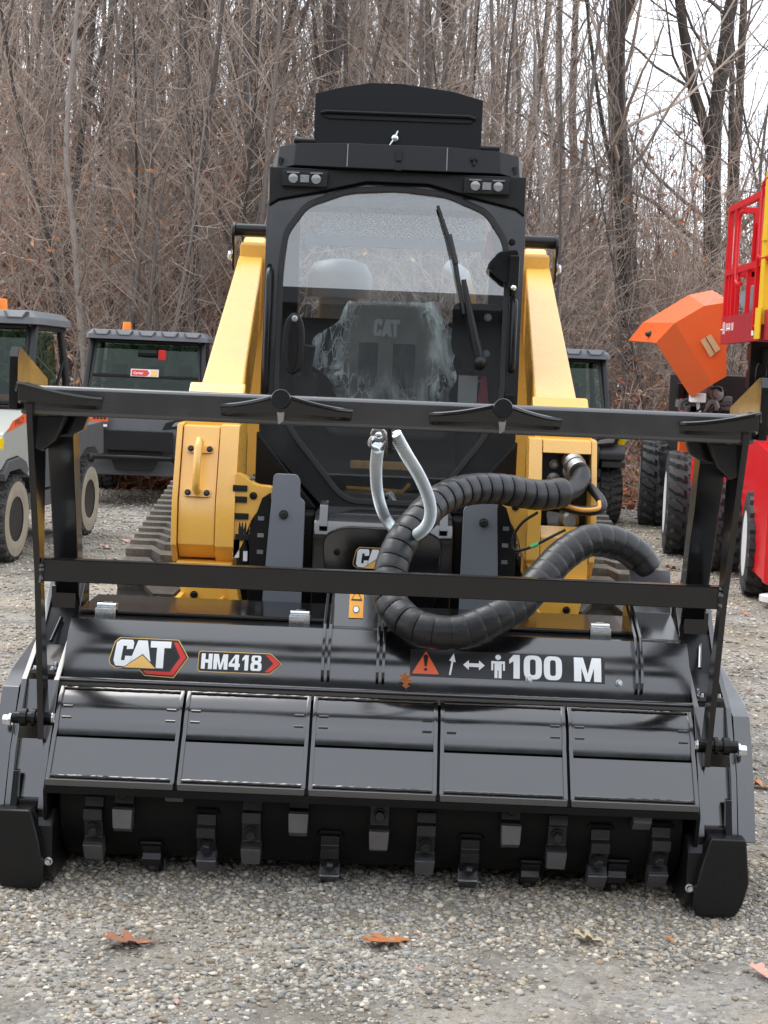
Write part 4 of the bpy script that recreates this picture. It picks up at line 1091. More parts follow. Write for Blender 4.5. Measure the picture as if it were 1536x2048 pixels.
for nm, P in (('seat_letter', LET_C), ('seat_letter', LET_A), ('seat_letter', LET_T)):
    MB().add([m_seat(x, y) for x, y in P], [tuple(range(len(P)))]).build(nm, mat('seat_print', (0.62,0.60,0.59), 0.7, var=0.05), seat, fix=False, smooth=0)
# things seen through the cab: dome added for a vehicle reflection, exhaust stack
MB().lathe((-0.27,7.75,1.70), (0,0,1), [(0,0.10),(0.22,0.10),(0.225,0.165),(0.33,0.165),(0.40,0.13),(0.42,0.05)], 24).build('reflection_dome', mat('dome_grey', (0.05,0.055,0.06), 0.4, var=0.1), LD, smooth=50)
MB().tube([(0.36,7.7,1.6),(0.36,7.7,1.95),(0.33,7.72,2.06),(0.27,7.76,2.10)], 0.050, 16).build('exhaust_stack', mat('stack_metal', (0.30,0.31,0.32), 0.45, metal=0.8, var=0.2), LD, smooth=50)
MB().box(-0.55, 0.55, 7.2, 8.4, 0.7, 1.62).build('engine_hood', M_YEL, LD, bevel=0.04)
# yellow bar on the floor, seen through the low glass
MB().box(-0.14, 0.11, 6.00, 6.03, 1.185, 1.217).build('foot_bar', M_YEL, LD, bevel=0.006)
MB().tube([(-0.15,6.02,1.105),(-0.05,6.0,1.105),(0.07,6.0,1.10),(0.095,6.02,1.13)], 0.010, 8).build('pedal_rod', M_YEL, LD)
MB().prism([(6.05,1.02),(6.10,1.20),(6.55,1.29),(6.60,1.02)], 'x', -0.28, 0.28).build('cab_step', M_DARK, LD, bevel=0.01)

# lower front body
bd = MB().prism(round_poly([(5.97,1.045),(5.66,1.035),(5.585,0.99),(5.57,0.66),(5.97,0.60)], [0.01,0.04,0.05,0.02,0.01]), 'x', -0.255, 0.255).build('front_cover', M_GLOSS, LD, bevel=0.02, seg=3)
MB().prism(round_poly([(-0.20,0.70),(0.20,0.70),(0.22,0.965),(0.15,1.0),(-0.15,1.0),(-0.22,0.965)], 0.05), 'y', 5.556, 5.60).build('cover_panel', M_GLOSS, bd, bevel=0.008)
bolt((-0.165,5.555,0.905), (0,-1,0), 0.010, 0.010, bd, M_SATIN)
for s in (-1, 1):
    MB().prism(round_poly([(5.56,0.99),(5.70,1.02),(5.70,1.085),(5.63,1.075)], 0.02), 'x', s*0.205, s*0.235).build('cover_ear', M_GLOSS, bd, bevel=0.006)
    MB().box(min(s*0.255,s*0.50), max(s*0.255,s*0.50), 5.72, 6.02, 0.45, 1.03).build('chassis_front', M_SATIN, LD, bevel=0.02)
    MB().prism([(s*0.255,1.03),(s*0.50,1.03),(s*0.50,1.32)], 'y', 5.88, 5.97).build('cab_corner', M_SATIN, LD, bevel=0.01)
emblem(lambda u, v, l: (-0.106+u/430*0.2, 5.5535-0.0007*l, 0.928-v/222*0.098), bd, 'front_emblem')
MB().box(-0.50, 0.50, 5.95, 7.6, 0.30, 1.0).build('chassis', M_SATIN, LD, bevel=0.02)

# lift arms, towers, coupler
def tower(s):
    # s = -1 left of picture
    MB().hexa([(s*0.737,7.60,2.20),(s*0.632,7.60,2.20),(s*0.632,7.60,1.90),(s*0.737,7.60,1.90)][::1],
              [(s*0.706,5.78,1.485),(s*0.545,5.78,1.475),(s*0.545,5.78,1.20),(s*0.706,5.78,1.20)]).build('lift_arm', M_YEL, LD, bevel=0.012, seg=3)
    MB().prism([(5.80,1.50),(5.62,1.36),(5.62,0.80),(5.95,0.80),(5.95,1.30)], 'x', s*0.748, s*0.538).build('arm_knee', M_YEL, LD, bevel=0.01)
    tp = [(5.63,1.352),(5.545,1.348),(5.455,1.078),(5.455,0.918),(5.52,0.852),(5.63,0.852)]
    if s < 0:
        MB().prism(tp, 'x', s*0.757, s*0.737).build('tower_plate', M_YEL, LD, bevel=0.003)
        MB().prism(tp, 'x', s*0.600, s*0.532).build('tower_plate', M_YEL, LD, bevel=0.003)
        cv = [(5.63,1.346),(5.553,1.342),(5.466,1.078),(5.466,0.922),(5.53,0.868),(5.63,0.868)]
        MB().prism(cv, 'x', s*0.734, s*0.603).build('tower_cover', M_YEL, LD, bevel=0.004)
        h = MB().tube([(-0.666,5.50,1.285),(-0.666,5.46,1.295),(-0.666,5.435,1.27),(-0.668,5.415,1.15),(-0.669,5.425,1.125),(-0.669,5.47,1.115)], 0.014, 10).build('tower_handle', M_YEL, LD, smooth=60)
        def fp(x, z): return (x, 5.455+(z-1.078)*0.333-0.001, z)
        for (za, xa) in ((1.262,0.047),(1.108,0.048)):
            P = round_poly([(-0.668-xa,za-0.014),(-0.668+xa,za-0.014),(-0.668+xa,za+0.014),(-0.668-xa,za+0.014)], 0.012, 3)
            nn = len(P); q = MB(); q.add([fp(x,z) for x, z in P]+[(x, fp(x,z)[1]+0.010, z) for x, z in P], [tuple(range(nn)), tuple(range(2*nn-1,nn-1,-1))]+[(i,(i+1)%nn,nn+(i+1)%nn,nn+i) for i in range(nn)])
            q.build('handle_foot', M_YEL, h, bevel=0.002)
            for k in (-1, 1): bolt(Vector(fp(-0.668+k*0.034, za)), (0,-0.95,0.3), 0.009, 0.010, h, M_INK)
    else:
        MB().prism(tp, 'x', 0.757, 0.737).build('tower_plate', M_YEL, LD, bevel=0.003)
        MB().prism(tp, 'x', 0.560, 0.512).build('tower_plate', M_YEL, LD, bevel=0.003)
        MB().prism([(5.63,1.350),(5.535,1.346),(5.52,1.300),(5.63,1.300)], 'x', 0.562, 0.735).build('tower_cap', M_YEL, LD, bevel=0.003)
        MB().box(0.562, 0.735, 5.60, 5.625, 0.86, 1.298).build('coupler_box', M_INK, LD)
        MB().prism([(5.50,1.04),(5.46,1.00),(5.46,0.86),(5.52,0.86)], 'x', 0.562, 0.735).build('tower_sill', M_YEL, LD, bevel=0.003)
        for (x, z, r, l) in ((0.683,1.235,0.034,0.10),(0.612,1.20,0.020,0.03),(0.640,1.125,0.026,0.08),(0.668,1.055,0.034,0.09),(0.612,1.255,0.014,0.02),(0.628,0.98,0.02,0.07)):
            MB().lathe((x,5.60,z), (0,-1,0), [(0,r*1.25),(l*0.3,r*1.25),(l*0.32,r),(l*0.6,r),(l*0.62,r*1.1),(l*0.8,r*1.1),(l,r*0.7)], 16).build('hydraulic_coupler', M_STEEL, LD, smooth=30)
        MB().prism(round_poly([(0.585,1.09),(0.66,1.08),(0.70,1.00),(0.60,0.99)], 0.015), 'y', 5.535, 5.545).build('coupler_bracket', M_STEEL, LD, bevel=0.002)
    # foot of the arm below the cross bar
    MB().prism([(s*0.735,0.86),(s*0.535,0.86),(s*0.50,0.66),(s*0.69,0.64)], 'y', 5.44, 5.60).build('arm_foot', M_YEL, LD, bevel=0.006)
    MB().prism([(s*0.540,0.80),(s*0.515,0.80),(s*0.48,0.64),(s*0.53,0.64)], 'y', 5.40, 5.47).build('arm_foot_flange', M_YEL, LD, bevel=0.003)
    bolt((s*0.665,5.438,0.745), (0,-1,0), 0.011, 0.008, LD, M_SATIN)
    MB().tube([(s*0.69,5.437,0.665),(s*0.65,5.436,0.685),(s*0.60,5.436,0.695),(s*0.555,5.437,0.74)], 0.008, 6).build('weld_bead', M_YEL, LD)
    # rear pivot pin and disc
    MB().cyl((s*0.50,7.42,2.215), (s*0.765,7.42,2.215), 0.030, n=18).build('pivot_pin', M_SATIN, LD, bevel=0.004)
    MB().lathe((s*0.762,7.42,2.19), (s,0,0), [(0,0.062),(0.012,0.062),(0.014,0.055)], 24).build('pivot_disc', M_SATIN, LD)
    MB().prism(round_poly([(7.36,2.24),(7.48,2.24),(7.47,2.02),(7.37,2.02)], 0.04), 'x', s*0.770, s*0.760).build('pivot_strap', M_SATIN, LD, bevel=0.003)
    bolt((s*0.768,7.40,2.09), (s,-0.3,0), 0.022, 0.025, LD, M_ZINC)
    MB().box(min(s*0.50,s*0.73), max(s*0.50,s*0.73), 7.3, 8.2, 0.9, 2.15).build('rear_upright', M_YEL, LD, bevel=0.02)
    # coupler plate (grey) and its slotted bar
    gpoly = [(s*0.392,1.192),(s*0.312,1.192),(s*0.298,1.17),(s*0.298,1.112),(s*0.280,1.095),(s*0.280,0.60),(s*0.425,0.60)]
    MB().prism(round_poly(gpoly, [0.012,0.012,0.01,0.008,0.008,0.004,0.004], 3), 'y', 5.385, 5.42).build('coupler_plate', M_GREY, LD, bevel=0.004)
    bolt((s*0.352,5.384,1.05), (0,-1,0), 0.013, 0.014, LD, M_INK)
    sl = MB().prism([(s*0.435,1.10),(s*0.405,1.12),(s*0.405,0.60),(s*0.475,0.60),(s*0.475,0.98)], 'y', 5.45, 5.50).build('slotted_bar', M_SATIN, LD, bevel=0.004)
    for k in range(5):
        zz = 1.02-k*0.06
        MB().box(min(s*0.425,s*0.447), max(s*0.425,s*0.447), 5.444, 5.452, zz, zz+0.014).build('slot', M_STEEL if k % 2 else M_GREY, sl)
    lug = [(s*0.535,1.185),(s*0.50,1.172),(s*0.465,1.142),(s*0.405,1.138),(s*0.400,1.095),(s*0.43,1.075),(s*0.475,1.02),(s*0.50,0.93),(s*0.535,0.87)]
    MB().prism(round_poly(lug, [0.01,0.02,0.02,0.01,0.02,0.04,0.05,0.02,0.01], 4), 'y', 5.47, 5.56).build('tilt_link', M_YEL, LD, bevel=0.015, seg=3)
    bolt((s*0.468,5.468,1.105), (0,-1,0), 0.011, 0.010, LD, M_SATIN)
for s in (-1, 1): tower(s)
# hydraulic lines by the left tower
for k, (xa, xb) in enumerate(((-0.520,-0.512),(-0.505,-0.500),(-0.49,-0.485))):
    MB().tube(spline([(xa,5.52,1.16),(xa+0.004,5.49,1.06),(xb-0.012*k*0.4,5.48,0.96),(xb,5.50,0.84)], 5), 0.012, 8).build('hydraulic_line', M_RUBBER, LD, smooth=60)
for z, x in ((1.13,-0.512),(1.09,-0.512),(1.03,-0.505),(0.955,-0.498)):
    MB().box(x-0.03, x+0.022, 5.462, 5.50, z-0.011, z+0.011).build('line_clamp', M_PLAST, LD, bevel=0.003)
MB().box(-0.535, -0.512, 5.470, 5.476, 0.88, 0.945).build('hose_tag', M_PAPER, LD)
MB().box(-0.497, -0.482, 5.464, 5.470, 0.87, 0.905).build('hose_tag', M_PAPER, LD)
# scalloped step ahead of the left track
sp = []
for k in range(9):
    xx = -0.955+0.236*k/8; sp.append((xx, 0.752-(0.014 if k % 2 else 0)))
for k in range(8, -1, -1):
    xx = -0.955+0.236*k/8; sp.append((xx, 0.685+(0.014 if k % 2 else 0)))
MB().prism(sp, 'y', 5.30, 5.34).build('step_plate', M_GLOSS, LD, bevel=0.003)
MB().box(-0.719, -0.700, 5.30, 5.75, 0.69, 0.75).build('step_bracket', M_YEL, LD, bevel=0.003)

# rubber tracks
def track_path():
    c = [((5.99,0.43),0.405), ((7.35,0.63),0.40), ((7.75,0.43),0.405)]; pts = []
    hull = []
    for (cy, cz), r in c:
        for k in range(120): hull.append((cy+r*math.cos(k*math.pi/60), cz+r*math.sin(k*math.pi/60)))
    P = sorted(set((round(a,5), round(b,5)) for a, b in hull))
    def half(P):
        h = []
        for p in P:
            while len(h) > 1 and (h[-1][0]-h[-2][0])*(p[1]-h[-2][1])-(h[-1][1]-h[-2][1])*(p[0]-h[-2][0]) <= 0: h.pop()
            h.append(p)
        return h
    return half(P)[:-1]+half(P[::-1])[:-1]    # counter-clockwise in (y,z)
TP = track_path()
def bar_mesh():
    z = [(-0.225,0),(-0.125,0),(-0.085,0.042),(-0.010,0.042),(0.030,0.0),(0.105,0.0),(0.145,0.042),(0.225,0.042)]
    b = MB(); n = len(z); w_ = 0.025; h = 0.036
    v = []
    for x, y in z: v += [(x,y-w_,-0.004),(x,y+w_,-0.004),(x,y+w_*0.72,h),(x,y-w_*0.72,h)]
    f = []
    for i in range(n-1):
        a = 4*i; c = a+4
        f += [(a,c,c+3,a+3),(a+3,c+3,c+2,a+2),(a+2,c+2,c+1,a+1)]
    f += [(0,3,2,1),(4*n-4,4*n-3,4*n-2,4*n-1)]
    b.add(v, f); me = bpy.data.meshes.new('tread_bar'); me.from_pydata(v, [], f); me.materials.append(M_TRACK)
    return me
BARM = bar_mesh()
for s in (-1, 1):
    xa, xb = (s*0.535, s*0.985)
    b = MB(); n = len(TP)
    inn = [(6.9+(y-6.9)*0.97, 0.55+(z-0.55)*0.93) for y, z in TP]
    v = [(xa,y,z) for y, z in TP]+[(xb,y,z) for y, z in TP]+[(xa,y,z) for y, z in inn]+[(xb,y,z) for y, z in inn]; f = []
    for i in range(n):
        j = (i+1) % n; f += [(i,j,n+j,n+i),(2*n+i,3*n+i,3*n+j,2*n+j),(i,2*n+i,2*n+j,j),(n+i,n+j,3*n+j,3*n+i)]
    tr_ = b.add(v, f).build('track', M_TRACKB, LD, smooth=40)
    for (cy, cz), r in (((5.99,0.43),0.36), ((7.35,0.63),0.35), ((7.75,0.43),0.36)):
        MB().cyl((s*0.60,cy,cz), (s*0.93,cy,cz), r, n=32).build('track_wheel', M_SATIN, LD, bevel=0.02)
    loop = [Vector((0,y,z)) for y, z in TP]; loop.append(loop[0])
    rows = resample(loop, 0.098)
    for i in range(len(rows)):
        p = rows[i]; q = rows[(i+1) % len(rows)]; t = (q-p).normalized()
        if p.y > 7.5 or p.z < 0.06: continue
        nrm = Vector((0, t.z, -t.y))
        o = bpy.data.objects.new('tread_bar', BARM); link(o, tr_)
        M = Matrix(((1,0,0),(0,t.y,nrm.y),(0,t.z,nrm.z))).to_4x4()
        M = Matrix.Translation(Vector(((xa+xb)/2,p.y,p.z))-LD.location) @ M
        o.matrix_local = M

# thin plastic wrap left over the new seat
def film_mat():
    m = bpy.data.materials.new('plastic_film'); m.use_nodes = True
    t = m.node_tree; t.nodes.clear(); ln = t.links.new
    o = t.nodes.new('ShaderNodeOutputMaterial'); mx = t.nodes.new('ShaderNodeMixShader')
    tr = t.nodes.new('ShaderNodeBsdfTransparent'); tr.inputs[0].default_value = (0.96,0.98,0.97,1)
    b = t.nodes.new('ShaderNodeBsdfPrincipled'); b.inputs['Base Color'].default_value = (0.86,0.92,0.90,1); b.inputs['Roughness'].default_value = 0.22; b.inputs['IOR'].default_value = 1.7
    b.inputs['Transmission Weight'].default_value = 0.0
    a = t.nodes.new('ShaderNodeAttribute'); a.attribute_name = 'haze'
    tc = t.nodes.new('ShaderNodeTexCoord'); mp = t.nodes.new('ShaderNodeMapping'); mp.inputs['Scale'].default_value = (13,13,3.2); mp.inputs['Rotation'].default_value = (0,0.35,0)
    n = t.nodes.new('ShaderNodeTexNoise'); n.inputs['Scale'].default_value = 1.0; n.inputs['Detail'].default_value = 5; n.inputs['Distortion'].default_value = 1.4
    r = t.nodes.new('ShaderNodeValToRGB'); r.color_ramp.elements[0].position = 0.38; r.color_ramp.elements[1].position = 0.64
    ad = t.nodes.new('ShaderNodeMath'); ad.operation = 'MULTIPLY_ADD'; ad.use_clamp = True; ad.inputs[2].default_value = 0.03
    vo = t.nodes.new('ShaderNodeTexVoronoi'); vo.feature = 'DISTANCE_TO_EDGE'; vo.inputs['Scale'].default_value = 1.0
    m2 = t.nodes.new('ShaderNodeMapping'); m2.inputs['Scale'].default_value = (34,34,9); m2.inputs['Rotation'].default_value = (0,0.4,0)
    wob = t.nodes.new('ShaderNodeMix'); wob.data_type = 'VECTOR'; wob.inputs['Factor'].default_value = 0.06
    vr = t.nodes.new('ShaderNodeMapRange'); vr.inputs['From Min'].default_value = 0.0; vr.inputs['From Max'].default_value = 0.07; vr.inputs['To Min'].default_value = 0.95; vr.inputs['To Max'].default_value = 0.0
    vm = t.nodes.new('ShaderNodeMath'); vm.operation = 'MULTIPLY'
    av = t.nodes.new('ShaderNodeMath'); av.operation = 'ADD'; av.inputs[1].default_value = 0.10
    mxv = t.nodes.new('ShaderNodeMath'); mxv.operation = 'MAXIMUM'
    ln(tc.outputs['Object'], wob.inputs['A']); ln(n.outputs['Color'], wob.inputs['B']); ln(wob.outputs['Result'], m2.inputs[0]); ln(m2.outputs[0], vo.inputs['Vector']); ln(vo.outputs['Distance'], vr.inputs['Value'])
    ln(a.outputs['Fac'], av.inputs[0]); ln(vr.outputs[0], vm.inputs[0]); ln(av.outputs[0], vm.inputs[1])
    ln(tc.outputs['Object'], mp.inputs[0]); ln(mp.outputs[0], n.inputs['Vector']); ln(n.outputs['Fac'], r.inputs[0]); ln(r.outputs[0], ad.inputs[0]); ln(a.outputs['Fac'], ad.inputs[1])
    ln(ad.outputs[0], mxv.inputs[0]); ln(vm.outputs[0], mxv.inputs[1]); ln(mxv.outputs[0], mx.inputs[0]); ln(tr.outputs[0], mx.inputs[1]); ln(b.outputs[0], mx.inputs[2]); ln(mx.outputs[0], o.inputs[0])
    return m
M_FILM = film_mat()
def film():
    nx, nz = 60, 56; V = []; F = []; H = []
    rr = random.Random(3)
    waves = [(rr.uniform(8,38), rr.uniform(0,6), rr.uniform(-1,1), rr.uniform(0.002,0.008)) for _ in range(14)]
    for j in range(nz):
        t = j/(nz-1); z = 1.866-t*0.44
        half_l = 0.185+0.16*smooth(0.0,0.50,t)-0.13*smooth(0.5,0.95,t)+0.012*math.sin(t*23)
        half_r = 0.185+0.10*smooth(0.0,0.32,t)-0.02*smooth(0.35,0.9,t)+0.012*math.sin(t*19+1)
        for i in range(nx):
            u = -1+2*i/(nx-1); x = u*(half_l if u < 0 else half_r)
            side = smooth(0.55, 1.0, abs(u))
            y = 6.575-0.09*side*t-0.05*t*t
            d = 0
            for k, ph, cr, am in waves: d += am*math.sin(k*(x+cr*z)+ph)
            y += d*(0.6+1.6*side+1.4*t*t); z2 = z+0.010*math.sin(9*u+3*t)*side
            V.append((x, y, z2)); H.append(min(1, 0.03+1.15*smooth(0.42,0.80,abs(u))+0.9*smooth(0.6,1,t)+(0.8 if j < 2 else 0)))
    for j in range(nz-1):
        for i in range(nx-1): F.append((j*nx+i, j*nx+i+1, (j+1)*nx+i+1, (j+1)*nx+i))
    me = bpy.data.meshes.new('plastic_wrap'); me.from_pydata(V, [], F); me.materials.append(M_FILM)
    a = me.attributes.new('haze', 'FLOAT', 'POINT'); a.data.foreach_set('value', H)
    me.polygons.foreach_set('use_smooth', [True]*len(F))
    return bpy.data.objects.new('plastic_wrap', me)
pw = link(film()); tag(pw, 'crumpled clear plastic wrap draped over the seat inside the cab', 'plastic wrap')
# ------------------------------------------------------------------ hose bundle in a spiral sleeve
def PX3(u, v, Y):   # photograph pixel at distance Y -> scene point (layout helper)
    du = u-768; dv = v-1024
    a = du*math.cos(ROLL)+dv*math.sin(ROLL); b = -du*math.sin(ROLL)+dv*math.cos(ROLL)
    t = Y/(math.cos(PITCH)-b/3076*math.sin(PITCH))
    return (t*a/3076, Y, CAM_H+t*(-math.sin(PITCH)-b/3076*math.cos(PITCH)))
HO = thing('hydraulic_hose', (0.3, 4.9, 0.8), 'thick black hose bundle in a spiral sleeve looping from the loader to the mulcher', 'hose')
HC = [(1128,985,5.33),(1075,990,5.28),(1000,978,5.20),(935,980,5.12),(880,1000,5.02),(838,1040,4.92),(800,1090,4.84),(780,1150,4.78),(783,1205,4.72),(815,1243,4.66),(862,1262,4.63),(920,1264,4.63),(985,1238,4.67),(1040,1205,4.74),(1085,1155,4.83),(1125,1112,4.91),(1175,1082,4.98),(1230,1085,5.03),(1275,1112,5.06),(1300,1150,5.08)]
HP3 = resample(spline([PX3(*q) for q in HC], 12), 0.008)
RAD = 0.053
# sleeve turns: each an overlapping short cone
i = 0; turn = 0; STEP = 6
while i+STEP < len(HP3):
    seg = HP3[i:i+STEP+2]
    n = len(seg); prf = [0.945,0.995,1.0,1.002,1.002,1.0,0.995,0.95]; r = [RAD*prf[min(7, k)] for k in range(n)]
    if turn % 9 == 4: r = [q*1.015 for q in r]
    t_ = (seg[-1]-seg[0]).normalized()
    sh = t_.orthogonal()
    b = MB().tube(seg, r, 22, caps=True)
    # tilt the turn like a spiral wrap
    c0 = seg[n//2]; ax = t_.cross(Vector((0,-1,0)))
    if ax.length > 1e-3:
        b.xform(Matrix.Translation(c0) @ Matrix.Rotation(R(7), 4, ax.normalized()) @ Matrix.Translation(-c0))
    b.build('sleeve_turn', M_SLEEVE, HO, smooth=45)
    i += STEP; turn += 1
# bare hoses leaving both ends
e0 = HP3[0]; e1 = HP3[-1]
MB().tube(spline([e0, PX3(1150,975,5.40), PX3(1163,950,5.47), PX3(1150,930,5.52)], 6), 0.034, 14).build('hose_end', M_RUBBER, HO, smooth=60)
MB().lathe(PX3(1152,934,5.50), Vector(PX3(1140,918,5.56))-Vector(PX3(1160,945,5.47)), [(-0.03,0.036),(0.005,0.036),(0.006,0.040),(0.03,0.040),(0.031,0.034),(0.06,0.034)], 18).build('hose_fitting', M_STEEL, HO, smooth=30)
M_OHOSE = mat('orange_hose_edge', (0.72,0.33,0.06), 0.5, var=0.15, vscale=30)
MB().tube(spline([PX3(1122,1012,5.36), PX3(1165,1022,5.34), PX3(1200,1018,5.34), PX3(1203,1002,5.38), PX3(1180,975,5.46), PX3(1160,962,5.50)], 6), 0.017, 12).build('small_hose', M_RUBBER, HO, smooth=60)
MB().tube(spline([PX3(1124,1010,5.344), PX3(1165,1020,5.322), PX3(1196,1017,5.322), PX3(1199,1004,5.36)], 6), 0.008, 8).build('hose_stripe', M_OHOSE, HO, smooth=60)
MB().tube(spline([e1, PX3(1306,1185,5.09), PX3(1310,1230,5.08), PX3(1305,1270,5.06)], 5), 0.036, 14).build('hose_end', M_RUBBER, HO, smooth=60)
MB().tube(spline([PX3(1306,1140,5.05), PX3(1312,1170,5.04), PX3(1316,1210,5.04)], 5), 0.010, 8).build('hose_stripe', M_OHOSE, HO, smooth=60)
# thin electric lead with a green band
LE = thing('electric_lead', PX3(1040,1100,5.4), 'thin black cable with a green band curling beside the right tower', 'cable')
MB().tube(spline([PX3(1075,1025,5.33), PX3(1045,1045,5.36), PX3(1026,1075,5.38), PX3(1028,1100,5.38), PX3(1060,1095,5.36), PX3(1100,1075,5.34), PX3(1130,1060,5.36)], 6), 0.0055, 8).build('cable', M_RUBBER, LE, smooth=60)
MB().tube([PX3(1062,1094,5.36), PX3(1078,1087,5.35)], 0.0075, 8).build('green_band', mat('green_tape', (0.08,0.5,0.16), 0.5, var=0.1), LE)

# ------------------------------------------------------------------ coil spring holding the hose up
SPG = thing('coil_spring', (0, 4.45, 1.2), 'shiny zinc coil spring hanging in a loop from the push bar round the hose', 'spring')
SCP = [(790,868,4.41),(812,908,4.44),(840,955,4.54),(858,1000,4.65),(860,1035,4.73),(846,1060,4.79),(818,1074,4.88),(790,1060,4.99),(768,1030,5.02),(755,985,4.96),(752,935,4.78),(756,895,4.58)]
base = resample(spline([PX3(*q) for q in SCP], 16), 0.0022)
rr_ = [0.0145 if k % 3 == 2 else 0.0192 for k in range(len(base))]
MB().tube(base, rr_, 16).build('coil', mat('bright_zinc', (0.66,0.70,0.71), 0.42, metal=1.0, var=0.1, vscale=25), SPG, smooth=0, fix=False)
MB().tube(spline([PX3(757,898,4.58), PX3(740,890,4.56), PX3(744,876,4.52), PX3(760,868,4.48), PX3(772,880,4.48), PX3(764,898,4.56)], 5), 0.0065, 8).build('hook', M_ZINC, SPG, smooth=60)
MB().tube(spline([PX3(745,868,4.46), PX3(752,858,4.44), PX3(765,862,4.44), PX3(770,874,4.45), PX3(758,880,4.47), PX3(746,876,4.46)], 5), 0.0075, 8).build('shackle', M_STEEL, SPG, smooth=60)
MB().tube(spline([PX3(792,874,4.42), PX3(784,868,4.42), PX3(778,876,4.42)], 5), 0.0065, 8).build('hook', M_ZINC, SPG, smooth=60)
MB().cyl(PX3(779,855,4.40), PX3(780,900,4.40), 0.008, n=8).build('hanger_bolt', M_SATIN, SPG)
bolt(Vector(PX3(780,896,4.40)), (0,0,-1), 0.011, 0.016, SPG, M_SATIN)
# ------------------------------------------------------------------ other machines in the yard
M_TYRE = mat('tyre', (0.030,0.029,0.028), 0.75, var=0.3, vscale=14, bump=0.15, bscale=70, dust=0.55, dcol=(0.20,0.18,0.15))
M_TYREC = mat('clean_tyre', (0.020,0.020,0.021), 0.6, var=0.3, vscale=12, bump=0.1, bscale=70, dust=0.3, dcol=(0.12,0.11,0.10))
M_RIM = mat('dusty_rim', (0.30,0.26,0.19), 0.7, var=0.25, vscale=12, dust=0.5, dcol=(0.42,0.36,0.27))
M_RIMW = mat('white_rim', (0.70,0.70,0.69), 0.4, var=0.08, vscale=9, dust=0.2)
M_CLAD = mat('grey_plastic_cladding', (0.075,0.078,0.082), 0.5, var=0.12, vscale=7, bump=0.1, bscale=180, dust=0.3, dcol=(0.20,0.19,0.17))
M_ROOFG = mat('grey_roof_plastic', (0.12,0.125,0.135), 0.5, var=0.1, vscale=6, bump=0.08, bscale=180, dust=0.25)
M_SAND = mat('pale_grey_hood', (0.36,0.37,0.335), 0.35, ior=1.5, var=0.06, vscale=4, dust=0.25)
M_ORGP = mat('orange_paint', (0.78,0.125,0.022), 0.38, var=0.05, vscale=3, dust=0.15, dcol=(0.5,0.25,0.15))
M_ORGF = mat('orange_fabric', (0.80,0.13,0.03), 0.6, var=0.1, vscale=20)
M_REDP = mat('red_paint', (0.62,0.008,0.014), 0.28, ior=1.5, var=0.08, vscale=3, dust=0.08)
M_YELP = mat('bright_yellow_paint', (0.80,0.50,0.02), 0.35, var=0.06, vscale=4)
M_AMBER = mat('amber_lens', (0.85,0.22,0.01), 0.25, var=0.1, vscale=30)
M_MARK = mat('yellow_lens', (0.85,0.60,0.01), 0.25, var=0.1, vscale=30)
M_UGLASS = glass_mat('utility_glass', (0.50,0.64,0.57), 0.0, 1.38)

def tyre_mesh(r, w, nl, chev=0.5, lug=0.03, nv=11, sub=6, rim=0.55, shoulder=0.10, m=None, side=None):
    """one continuous tyre: tread lugs raised from the carcass; axle along x."""
    nu = nl*sub; V = []; F = []
    prof = [(-0.50,rim)]+[(-0.53,rim+(1-rim)*0.35),(-0.52,rim+(1-rim)*0.72)]
    tv = [-0.48+0.96*k/(nv-1) for k in range(nv)]
    rows = [(a*w, b*r, False) for a, b in prof]+[(v*w, r, True) for v in tv]+[(-a*w, b*r, False) for a, b in prof[::-1]]
    for i in range(nu):
        a = 2*math.pi*i/nu
        for k, (x, rr, tread) in enumerate(rows):
            q = rr
            if tread:
                v = x/w; ph = (i/sub+chev*abs(v)*2+(0.5 if v > 0 else 0)) % 1.0
                on = ph < 0.55 and abs(v) > 0.015
                q = rr-(0 if on else lug)-shoulder*r*max(0, abs(v)-0.36)**1.5*3
            V.append((x, math.cos(a)*q, math.sin(a)*q))
    m_ = len(rows)
    for i in range(nu):
        j = (i+1) % nu
        for k in range(m_-1): F.append((i*m_+k, i*m_+k+1, j*m_+k+1, j*m_+k))
    me = bpy.data.meshes.new('tyre'); me.from_pydata(V, [], F); me.materials.append(m or M_TYRE)
    if side:
        me.materials.append(side); me.polygons.foreach_set('material_index', [1 if (k < 2 or k > m_-4) else 0 for i in range(nu) for k in range(m_-1)])
    return me
def rim_mesh(r, w, m):
    b = MB()
    b.lathe((0,0,0), (1,0,0), [(-w*0.5,r),(-w*0.47,r*0.93),(-w*0.05,r*0.84),(-w*0.03,r*0.5),(-w*0.16,r*0.30),(-w*0.20,r*0.12),(w*0.20,r*0.12),(w*0.16,r*0.30),(w*0.03,r*0.5),(w*0.05,r*0.84),(w*0.47,r*0.93),(w*0.5,r)], 28)
    me = bpy.data.meshes.new('rim'); me.from_pydata(b.v, [], b.f); me.materials.append(m)
    me.polygons.foreach_set('use_smooth', [True]*len(me.polygons)); me.set_sharp_from_angle(angle=R(40)); return me
def wheel(parent, tm, rm, loc, steer=0):
    t = bpy.data.objects.new('wheel', rm); link(t, parent); t.location = loc; t.rotation_euler = (0, 0, steer)
    o = bpy.data.objects.new('tyre', tm); link(o, t)
    return t

UT_T = tyre_mesh(0.335, 0.25, 22, 0.45, 0.022, rim=0.52, side=M_RIM)
UT_R = rim_mesh(0.178, 0.24, M_PLAST)

